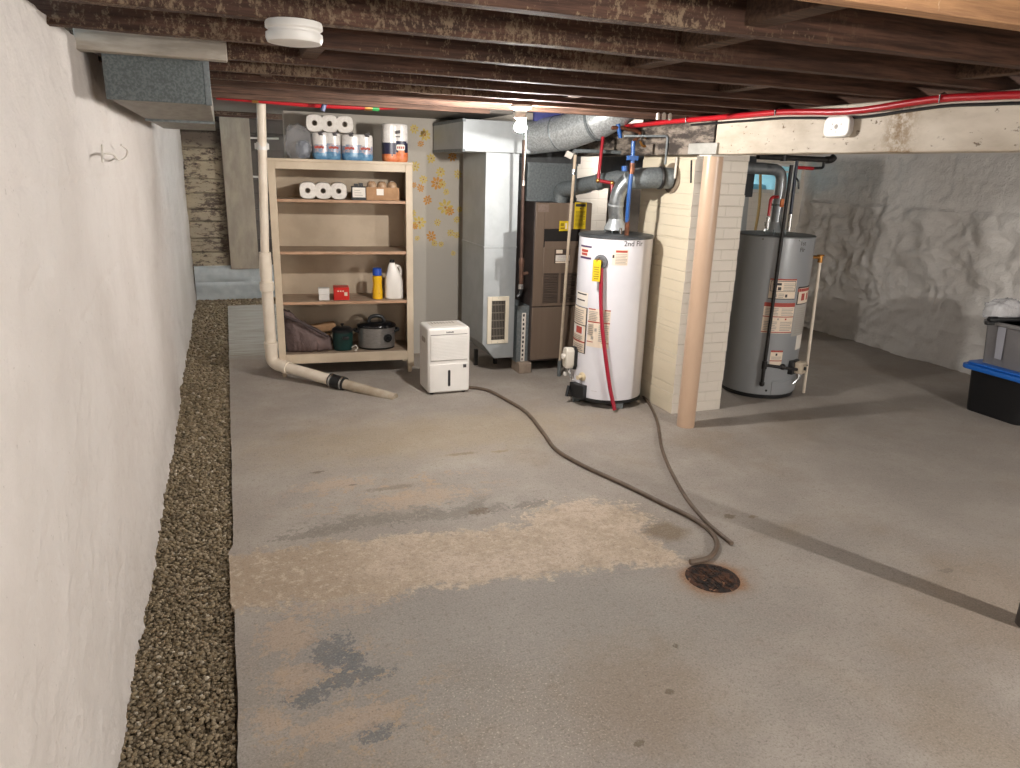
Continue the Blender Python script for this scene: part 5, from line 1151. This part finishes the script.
cyl_label('instruction_label', t, GC, GR, 798, 286.5, 809.5, 333, mat('grey label', '#aaa69f', None), [(.02, 0, .98, .36, D_), (.08, .03, .92, .34, LC), (.02, .04, .98, .1, M_['labelred']), (.25, .14, .45, .28, M_['labelred']), (.6, .14, .75, .28, M_['labelred'])]+TX(.1, .9, .42, .96, 12))
cyl_label('energy_label', t, GC, GR, 797, 334.5, 803, 347, Wh, [])
cyl_label('small_label', t, GC, GR, 771, 350.5, 783, 365.5, LC, [(0, 0, 1, .12, M_['labelred']), (.4, .2, .55, .35, D_), (0, .66, 1, .72, M_['labelred'])]+TX(.08, .9, .4, .62, 3))
mb = MB(); a, z = on_cyl(803, 246, GC, GR); text_on_cyl(mb, '1st', .045, GC, GR, a, z+.018); text_on_cyl(mb, 'Flr', .045, GC, GR, a, z-.03); mb.build('handwriting', D_, t)
# gas control
a, z = on_cyl(794, 366, GC, GR); nrm = Vector((math.cos(a), math.sin(a), 0)); tan = Vector((-math.sin(a), math.cos(a), 0)); c0 = rad(GC, GR, a, z)
mb = MB(); mb.obox(c0+nrm*.05, tan*.05, nrm*.04, Vector((0, 0, .045))); gv = mb.build('gas_control', mat('pale control box', '#b9ab98', '#a99b88', 12, .5), t, bevel=.01)
mb = MB(); mb.obox(c0+nrm*.008-tan*.025, tan*.06, nrm*.02, Vector((0, 0, .055))); mb.build('control_backplate', M_['black'], t, bevel=.006)
mb = MB(); mb.lathe([(.014, 0), (.014, .012), (.001, .013)], c0+nrm*.09-tan*.015, nrm, 16); mb.lathe([(.006, 0), (.006, .006), (.001, .006)], c0+nrm*.09+tan*.028+Vector((0, 0, .02)), nrm, 12); mb.build('dial', M_['black'], gv)
mb = MB()
for du in (-.015, .0, .02): mb.tube(smooth_path([c0+nrm*.05+tan*du+Vector((0, 0, -.045)), c0+nrm*.055+tan*du*1.3+Vector((0, 0, -.09)), c0+nrm*.03+tan*(du*1.3-.02)+Vector((0, 0, -.135))]), .0055, 8)
mb.build('burner_tube', M_['chrome'], t)
mb = MB(); a4 = on_cyl(771, 388, GC, GR)[0]; a5 = on_cyl(794, 388, GC, GR)[0]; zd_ = on_cyl(782, 381, GC, GR)[1]; mb.cpatch(GC, GR, a4, a5, .045, zd_, th=.007, n=10); mb.build('burner_door', M_['grey_tank'], t, bevel=.002)
mb = MB(); a6, z6 = on_cyl(766, 390.5, GC, GR); mb.lathe([(.009, 0), (.009, .004)], rad(GC, GR, a6, z6), (math.cos(a6), math.sin(a6), 0), 12); mb.build('drain_plug', M_['black'], t)
# gas pipe in front
t = thing('gas_pipe', 'black iron gas pipe running down the front of the grey water heater', 'pipe', P(761, 385, 4.3))
gp = lambda px, py: rad(GC, GR+.035, *on_cyl(px, py, GC, GR+.035))
b0 = gp(764.5, 365); ptop = Vector((b0.x+.0, b0.y, 1.79))
mb = MB(); mb.tube([ptop, b0, Vector((b0.x, b0.y, gp(761.5, 386).z))], .0135, 12); 
tee = Vector((b0.x, b0.y, b0.z)); tgt = c0+nrm*.05-tan*.05; mb.tube([tee, tgt+Vector((0, 0, -.01))], .012, 12); mb.build('riser', M_['blackiron'], t)
mb = MB(); mb.tube([tee+Vector((0, 0, .03)), tee-Vector((0, 0, .03))], .02, 12); lo = Vector((b0.x, b0.y, gp(761.5, 385).z)); mb.tube([lo+Vector((0, 0, .022)), lo], .02, 12); m2 = tee+(tgt-tee)*.55; mb.ball(m2, .024, 12, 8); mb.build('fitting', M_['blackiron'], t)
# flue of the grey heater
t = thing('heater_flue', 'dark grey flue pipe bending from the grey water heater to the chimney', 'flue pipe', (GC[0], GC[1], gz))
f0 = Vector((GC[0]-.02, GC[1], gz+.09)); f1 = Vector((f0.x, f0.y, P(783, 170, 4.6).z)); f2 = Vector((3.40, 4.62, P(748, 167, 4.62).z))
mb = MB(); mb.tube(bend([f0, f1, f2], .1, 8), .042, 24); mb.build('pipe_run', mat('flue grey', '#7d8184', '#8f9396', 14, .35, .6), t)
mb = MB(); mb.lathe([(.085, .015), (.08, .03), (.06, .055), (.05, .09)], (f0.x, f0.y, gz), n=28); mb.build('draft_hood', M_['galv'], t)
for k in range(4):
    aa = PI/4+k*PI/2; mb = MB(); mb.tube([(f0.x+.078*math.cos(aa), f0.y+.078*math.sin(aa), gz-.004), (f0.x+.078*math.cos(aa), f0.y+.078*math.sin(aa), gz+.035)], .006, 8); mb.build('hood_leg', M_['galv_dull'], t)
mb = MB(); mb.lathe([(.052, 0), (.056, .004), (.056, .012), (.052, .016)], (f0.x, f0.y, f0.z+.12), n=24); mb.build('seam_ring', M_['galv_dull'], t)
mb = MB(); mb.lathe([(.05, 0), (.07, .002), (.07, .006)], (3.397, f2.y, f2.z), (1, 0, 0), 24); mb.build('wall_collar', M_['galv_dull'], t)
mb = MB(); p_ = P(782, 203, 4.54); mb.box(p_.x-.015, 4.535, p_.z-.03, p_.x+.015, 4.545, p_.z+.03); mb.build('sticker', M_['orange'], t)
# water lines
t = thing('hot_water_pipe', 'short red pipe bent over the left of the grey water heater top', 'pipe', P(767.5, 232, 4.5))
mb = MB(); mb.tube(bend([P(768.5, 216, 4.5), P(771, 197, 4.5), P(778, 197, 4.5)], .03), .012, 12); mb.build('tube', M_['red_pex'], t)
mb = MB(); mb.tube([P(768.5, 217, 4.5), P(767, 229, 4.5)], .015, 12); mb.tube([P(767.2, 222, 4.5), P(767, 226, 4.5)], .02, 12); mb.build('nipple', M_['chrome'], t)
t = thing('cold_water_pipe', 'dark vertical pipe right of the flue on the grey water heater', 'pipe', P(789, 232, 4.5))
mb = MB(); mb.tube([P(797.5, 156, 4.5), P(790.5, 215, 4.5)], .0125, 12); mb.build('tube', mat('dark blue pipe', '#27303f', None, 8, .4), t)
mb = MB(); mb.tube([P(790.5, 214, 4.5), P(788.5, 231, 4.5)], .016, 12); mb.build('nipple', M_['chrome'], t)
mb = MB(); mb.tube(bend([P(796, 178, 4.49), P(798.5, 181, 4.47), P(798.5, 189, 4.47)], .02), .007, 10); mb.build('valve_handle', M_['black'], t)
t = thing('iron_pipe', 'black iron pipes under the beam ending in an elbow near the right wall', 'pipe', P(812, 158, 4.45))
mb = MB(); mb.tube([P(758, 156.5, 4.5), P(830, 160, 4.5)], .02, 14); mb.tube(bend([P(824, 161, 4.5), P(823, 168, 4.5), P(806, 168.5, 4.5)], .02), .010, 12); mb.build('pipe_run', M_['blackiron'], t)
mb = MB(); mb.tube(smooth_path([P(826, 160, 4.5), P(831, 159.5, 4.5), P(834, 157, 4.5)]), .027, 14); mb.tube([P(784, 153, 4.5), P(783.5, 161, 4.5)], .027, 14); mb.build('elbow', M_['blackiron'], t)
mb = MB(); mb.tube([P(797, 167.5, 4.5), P(813, 168.5, 4.5)], .0125, 12); mb.build('red_sleeve', M_['red_pex'], t)
t = thing('yellow_gas_line', 'thin yellow brown tube hanging in front of the cream wall by the window', 'pipe', P(757, 228, 6.2))
mb = MB(); mb.tube(smooth_path([P(760.5, 172, 6.2), P(760, 195, 6.2), P(758.5, 212, 6.2), P(755, 232, 6.2)]), .014, 10); mb.build('tube', mat('ochre tube', '#8f7746', None, 8, .5), t)
# duct behind the chimney by the window
a, b = P(737, 170, 6.3), P(757, 170, 6.3)
t = thing('galvanised_duct', 'dark metal duct behind the chimney left of the small window', 'duct', ((a.x+b.x)/2, 6.3, 0))
mb = MB(); mb.box(a.x, 6.3, P(745, 197, 6.3).z, b.x-.02, 6.7, 1.9); mb.build('upper_body', mat('dark metal', '#3b3d42', '#4a4c50', 6, .5, .5), t)
mb = MB(); mb.prism([(a.x, 6.3, 0), (b.x+.0, 6.3, 0), (b.x-.06, 6.3, P(745, 197, 6.3).z), (a.x, 6.3, P(745, 197, 6.3).z)], (0, .4, 0)); mb.build('lower_body', M_['galv'], t)
# discharge pipe of the grey heater
a, z = on_cyl(816, 258, GC, GR); e0 = rad(GC, GR, a, z); e0 = P(820.5, 258, e0.y); e1 = Vector((e0.x, e0.y, .0)); e1 = P(803.5, 393, G(803.5, 397).y)
t = thing('discharge_pipe', 'white plastic discharge pipe hanging right of the grey water heater', 'pipe', e1)
mb = MB(); mb.tube([e0+Vector((0, 0, -.02)), P(803.5, 393, e0.y)], .0125, 12); mb.build('tube', M_['pvc'], t)
mb = MB(); mb.tube([rad(GC, GR-.01, a, z+.005), e0+Vector((.0, 0, .005))], .014, 12); mb.tube([e0+Vector((0, 0, .015)), e0-Vector((0, 0, .035))], .019, 12); mb.obox(e0+Vector((0, 0, .02)), (.024, 0, 0), (0, .012, 0), (0, 0, .006)); mb.build('relief_valve', M_['brass'], t)

# ------------------------------------------------------------------ red line along the beam and left
t = thing('red_water_line', 'long bright red water tubing strapped along the painted beam top', 'pipe', Q(860, 110, 2.82))
mb = MB(); pp = [Q(a, b, 2.826) for a, b in ((1075, 93.5), (1020, 95), (985, 96.5), (945, 98.5), (905, 104), (870, 109.5), (840, 112), (810, 112), (780, 108.5), (750, 109.5), (715, 114), (690, 118), (660, 123), (640, 124.5))]
pp = [Vector((2.815, p.y, min(p.z, 2.035))) for p in pp]; pp[-1] = P(628, 124.5, pp[-2].y+.6) if False else Vector((2.80, pp[-2].y+.7, 2.02)); pp.append(P(618, 126, 5.0))
mb.tube(smooth_path(pp), .0155, 12); mb.build('tube', M_['red_pex'], t)
for q in (3, 8, 11):
    p_ = pp[q]; mb = MB(); mb.tube([p_+Vector((-.018, 0, -.018)), p_+Vector((-.02, 0, .012)), p_+Vector((.0, 0, .022)), p_+Vector((.022, 0, .012))], .0035, 8); mb.build('strap', M_['chrome'], t)
mb = MB(); cc_ = [Vector((2.84, p.y, p.z-.028)) for p in pp[:12]]; mb.tube(smooth_path(cc_), .007, 8)
tag(mb.build('black_cable', M_['black'], origin=cc_[5]), 'black cable running under the red water tubing on the beam', 'cable')
for k, (px, py) in enumerate(((658, 116), (664, 116), (670, 116.5))):
    mb = MB(); p_ = P(px, py, 3.85); mb.lathe([(.008, -.02), (.011, -.015), (.011, .01), (.006, .018), (.001, .019)], p_, n=14)
    tag(mb.build('pipe_clip', M_['offwhite'], origin=p_), f"{('left', 'middle', 'right')[k]} of three small pale clips under the joist above the beam", 'clip', 'pale clips above the beam')
t = thing('red_water_line', 'red water tubing under the ceiling above the bookcase', 'pipe', P(320, 103, 5.35))
mb = MB(); mb.tube(smooth_path([P(216, 97, 5.35), P(262, 101, 5.35), P(310, 105, 5.35), P(362, 107.5, 5.35), P(400, 107, 5.35)]), .0155, 12); mb.build('tube', M_['red_pex'], t)
mb = MB(); mb.tube([P(364.5, 107.7, 5.35), P(372, 108, 5.35)], .02, 12); p_ = P(255, 99.5, 5.34); mb.obox(p_, (.02, 0, 0), (0, .02, 0), (0, 0, .022)); mb.build('fitting', M_['brass'], t)
mb = MB(); mb.tube([P(369, 108, 5.35), P(379, 108.6, 5.35)], .018, 12); mb.build('green_connector', mat('green plastic', '#2f9a52', None, 8, .4), t)
t = thing('hose_bib', 'blue and white valve hanging from the ceiling above the paper towels', 'valve', P(329, 95, 5.25))
mb = MB(); mb.tube(smooth_path([P(337, 86, 5.25), P(335, 92, 5.25), P(330, 97, 5.25), P(325, 103, 5.25), P(322.5, 111, 5.25)]), [.016]*25, 12); mb.build('valve_body', mat('blue tape', '#3a4668', '#70789a', 40, .4), t)
mb = MB(); mb.ball(P(330, 93, 5.22), .028, 12, 8); mb.tube([P(337, 86, 5.25), P(338, 80, 5.25)], .010, 10); mb.build('fitting', M_['white'], t)

# ------------------------------------------------------------------ floor drain and hoses
dc = Vector((1.885, 2.285, 0)); t = thing('floor_drain', 'rusty round floor drain at the end of the two hoses', 'drain', dc)
nr = NT('rust scale'); k = nr.noise(22, 5, .7); c_ = nr.mix(nr.ss(k, .42, .6), lin('#17100d'), lin('#4d2e1b')); c_ = nr.mix(nr.ss(nr.noise(30, 4, .6, nr.mapped((1, 1, 1), (2, 2, 0))), .62, .68), c_, lin('#a5795a')); nr.col(c_); nr.rough(.8); nr.bump(k, .9, .01)
mb = MB(); mb.lathe([(.118, 0), (.112, .004), (.098, .0045), (.094, .0015), (.001, .0015)], dc, n=48); mb.build('rim', nr.m, t)
mb = MB(); 
for i in range(70):
    a = random.uniform(0, 2*PI); r_ = .09*math.sqrt(random.random()); c_ = dc+Vector((r_*math.cos(a), r_*math.sin(a), .003)); s = random.uniform(.006, .016); aa = random.uniform(0, PI)
    mb.obox(c_, (s*math.cos(aa), s*math.sin(aa), random.uniform(-.003, .003)), (-.004*math.sin(aa), .004*math.cos(aa), 0), (0, 0, .0016))
g_ = mb.build('rust_flakes', nr.m, t); g_['kind'] = 'stuff'
for k in range(5):
    mb = MB(); x = -.06+.03*k; l = math.sqrt(.09**2-x*x); mb.box(dc.x+x-.005, dc.y-l, .0015, dc.x+x+.005, dc.y+l, .0045); mb.build('grate_bar', nr.m, t)
M_['hose'] = mat('brown rubber hose', '#5a4c40', '#6a5a4c', 20, .55)
h1 = [(467, 387), (487, 390), (506, 399.5), (526.7, 412.5), (543.4, 433), (556.5, 450), (586, 467), (623.5, 484), (661, 502.5), (694, 519), (712, 533), (717, 546), (710, 557), (697, 561), (690, 562)]
mb = MB(); mb.tube(smooth_path([G(a, b, .013) for a, b in h1]), .0125, 12)
o = mb.build('drain_hose', M_['hose'], origin=G(600, 475, 0)); tag(o, 'brown hose snaking from the dehumidifier across the floor to the drain', 'hose', 'brown drain hoses')
h2 = [(643, 396), (650, 405), (657, 421), (661, 445), (666, 460), (673, 475), (687, 499), (705.5, 521), (720, 534), (732, 543.5)]
hp_ = [G(a, b, .011) for a, b in h2]
for i in range(6, 9): hp_[i].z = .011
mb = MB(); mb.tube(smooth_path(hp_), .0105, 12)
o = mb.build('drain_hose', M_['hose'], origin=G(672, 475, 0)); tag(o, 'brown hose running from behind the white water heater toward the drain', 'hose', 'brown drain hoses')

# ------------------------------------------------------------------ totes
TX0, TY0, TY1, TX1 = 5.30, 3.30, 3.77, 6.02; th = P(966, 366, 3.74).z
t = thing('storage_tote', 'black storage tote with a bright blue lid by the right wall', 'tote', ((TX0+TX1)/2, (TY0+TY1)/2, 0))
def tote(mb, x0, y0, x1, y1, z0, z1, tp, r=.05):
    cx, cy = (x0+x1)/2, (y0+y1)/2; a, b = (x1-x0)/2, (y1-y0)/2
    lo = rrect((cx, cy, z0), (1, 0, 0), (0, 1, 0), a-tp, b-tp, r); hi = rrect((cx, cy, z1), (1, 0, 0), (0, 1, 0), a, b, r); n = len(lo)
    mb.add(lo+hi, [tuple(range(n))[::-1], tuple(range(n, 2*n))]+[(i, (i+1) % n, n+(i+1) % n, n+i) for i in range(n)])
mb = MB(); tote(mb, TX0, TY0, TX1, TY1, 0, th, .02); mb.build('tub', mat('black tub', '#0e0f12', None, 6, .35), t)
mb = MB(); tote(mb, TX0-.045, TY0-.045, TX1+.045, TY1+.045, th-.025, th+.012, 0, .06); tote(mb, TX0-.02, TY0-.02, TX1+.02, TY1+.02, th+.012, th+.03, .0, .05); mb.build('lid', mat('blue lid', '#1660b8', None, 6, .4), t, bevel=.008, seg=3)
zt_ = th+.031; gx0 = 5.33; gy0, gy1 = 3.34, 3.74; gz1 = Q(985, 319, gx0).z
t = thing('storage_tote', 'grey translucent storage tote stacked on the blue lidded tote', 'tote', (5.75, 3.54, zt_))
mb = MB(); tote(mb, gx0, gy0, 6.0, gy1, zt_, gz1, .02, .04); mb.build('tub', mat('grey tub', '#6f6d6e', '#7a7879', 4, .3), t)
mb = MB(); tote(mb, gx0-.02, gy0-.02, 6.02, gy1+.02, gz1-.03, gz1, 0, .05); mb.build('rim', mat('grey rim', '#7d7b7b', None, 4, .35), t, bevel=.006)
mb = MB(); a = Q(999, 350, gx0-.003); mb.prism([(gx0-.006, a.y-.03, zt_+.06), (gx0-.006, a.y+.02, zt_+.06), (gx0-.012, a.y+.04, gz1-.02), (gx0-.012, a.y-.02, gz1-.02)], (.004, 0, 0)); mb.build('paper_strip', mat('film strip', '#9a9ba3', None, 6, .3), t)
b0_, b1_ = P(969, 320.5, 3.70), Vector((6.0, 3.45, gz1+.04)); b0_ = Vector((gx0-.12, 3.72, Q(972, 321, gx0-.12).z)); dirb = Vector((.9, -.42, .03)).normalized()
t = thing('folded_tripod', 'black folded stand lying across the grey tote', 'stand', b0_)
bs = Vector((gx0-.10, 3.63, gz1+.022)); be = bs+Vector((.50, -.20, .02))
mb = MB(); mb.tube([bs, be], .017, 12); mb.build('shaft', M_['black'], t)
mb = MB(); dv_ = (be-bs).normalized(); mb.tube([bs-dv_*.015, bs+dv_*.05], .024, 12); mb.obox(bs+Vector((0, 0, -.025)), (.03, -.01, 0), (.006, .015, 0), (0, 0, .014)); mb.build('end_clamp', M_['black'], t, bevel=.004)
fb = NT('plastic bag film'); fb.col((.72, .72, .74)); fb.rough(.18); fb.b.inputs['Alpha'].default_value = .6; fb.bump(fb.noise(16, 5, .7, dist=.8), 1.0, .02)
t = thing('plastic_bag', 'crumpled clear plastic bag on top of the grey tote', 'plastic bag', (5.62, 3.62, gz1))
blob('bag_film', fb.m, t, None, (5.42, 3.68, gz1+.075), .13, (1.25, .55, .6), .22, 2.6, 5.1, flatbottom=gz1+.001)
t = thing('cloth_bundle', 'grey brown cloth bundle behind the plastic bag on the tote', 'cloth', (5.82, 3.62, gz1))
blob('cloth', mat('taupe cloth', '#9b8d84', '#86786f', 8, .8, 0, .4, 20), t, None, (5.77, 3.66, gz1+.075), .11, (1.2, .55, .75), .14, 2.0, 8.8, flatbottom=gz1+.001)
mb = MB(); mb.box(5.44, 3.345, gz1+.001, 5.58, 3.375, gz1+.13); 
tag(mb.build('cardboard_piece', mat('tan card', '#b0906e', '#a1825f', 8, .7), origin=(5.51, 3.36, gz1), bevel=.004), 'tan piece of cardboard standing on the near corner of the grey tote', 'cardboard')

# ------------------------------------------------------------------ world and colour
w = bpy.data.worlds.new('world'); SC.world = w; w.use_nodes = True
bgn = w.node_tree.nodes['Background']; bgn.inputs[0].default_value = (.62, .8, .92, 1); bgn.inputs[1].default_value = 4.0
SC.view_settings.view_transform = 'Standard'; SC.view_settings.look = 'None'; SC.view_settings.gamma = 1; SC.view_settings.exposure = -0.15
SC.view_settings.use_curve_mapping = False
SC.cycles.use_denoising = True
SC.cycles.max_bounces = 8; SC.cycles.diffuse_bounces = 6; SC.cycles.transparent_max_bounces = 12
SC.cycles.sample_clamp_indirect = 6
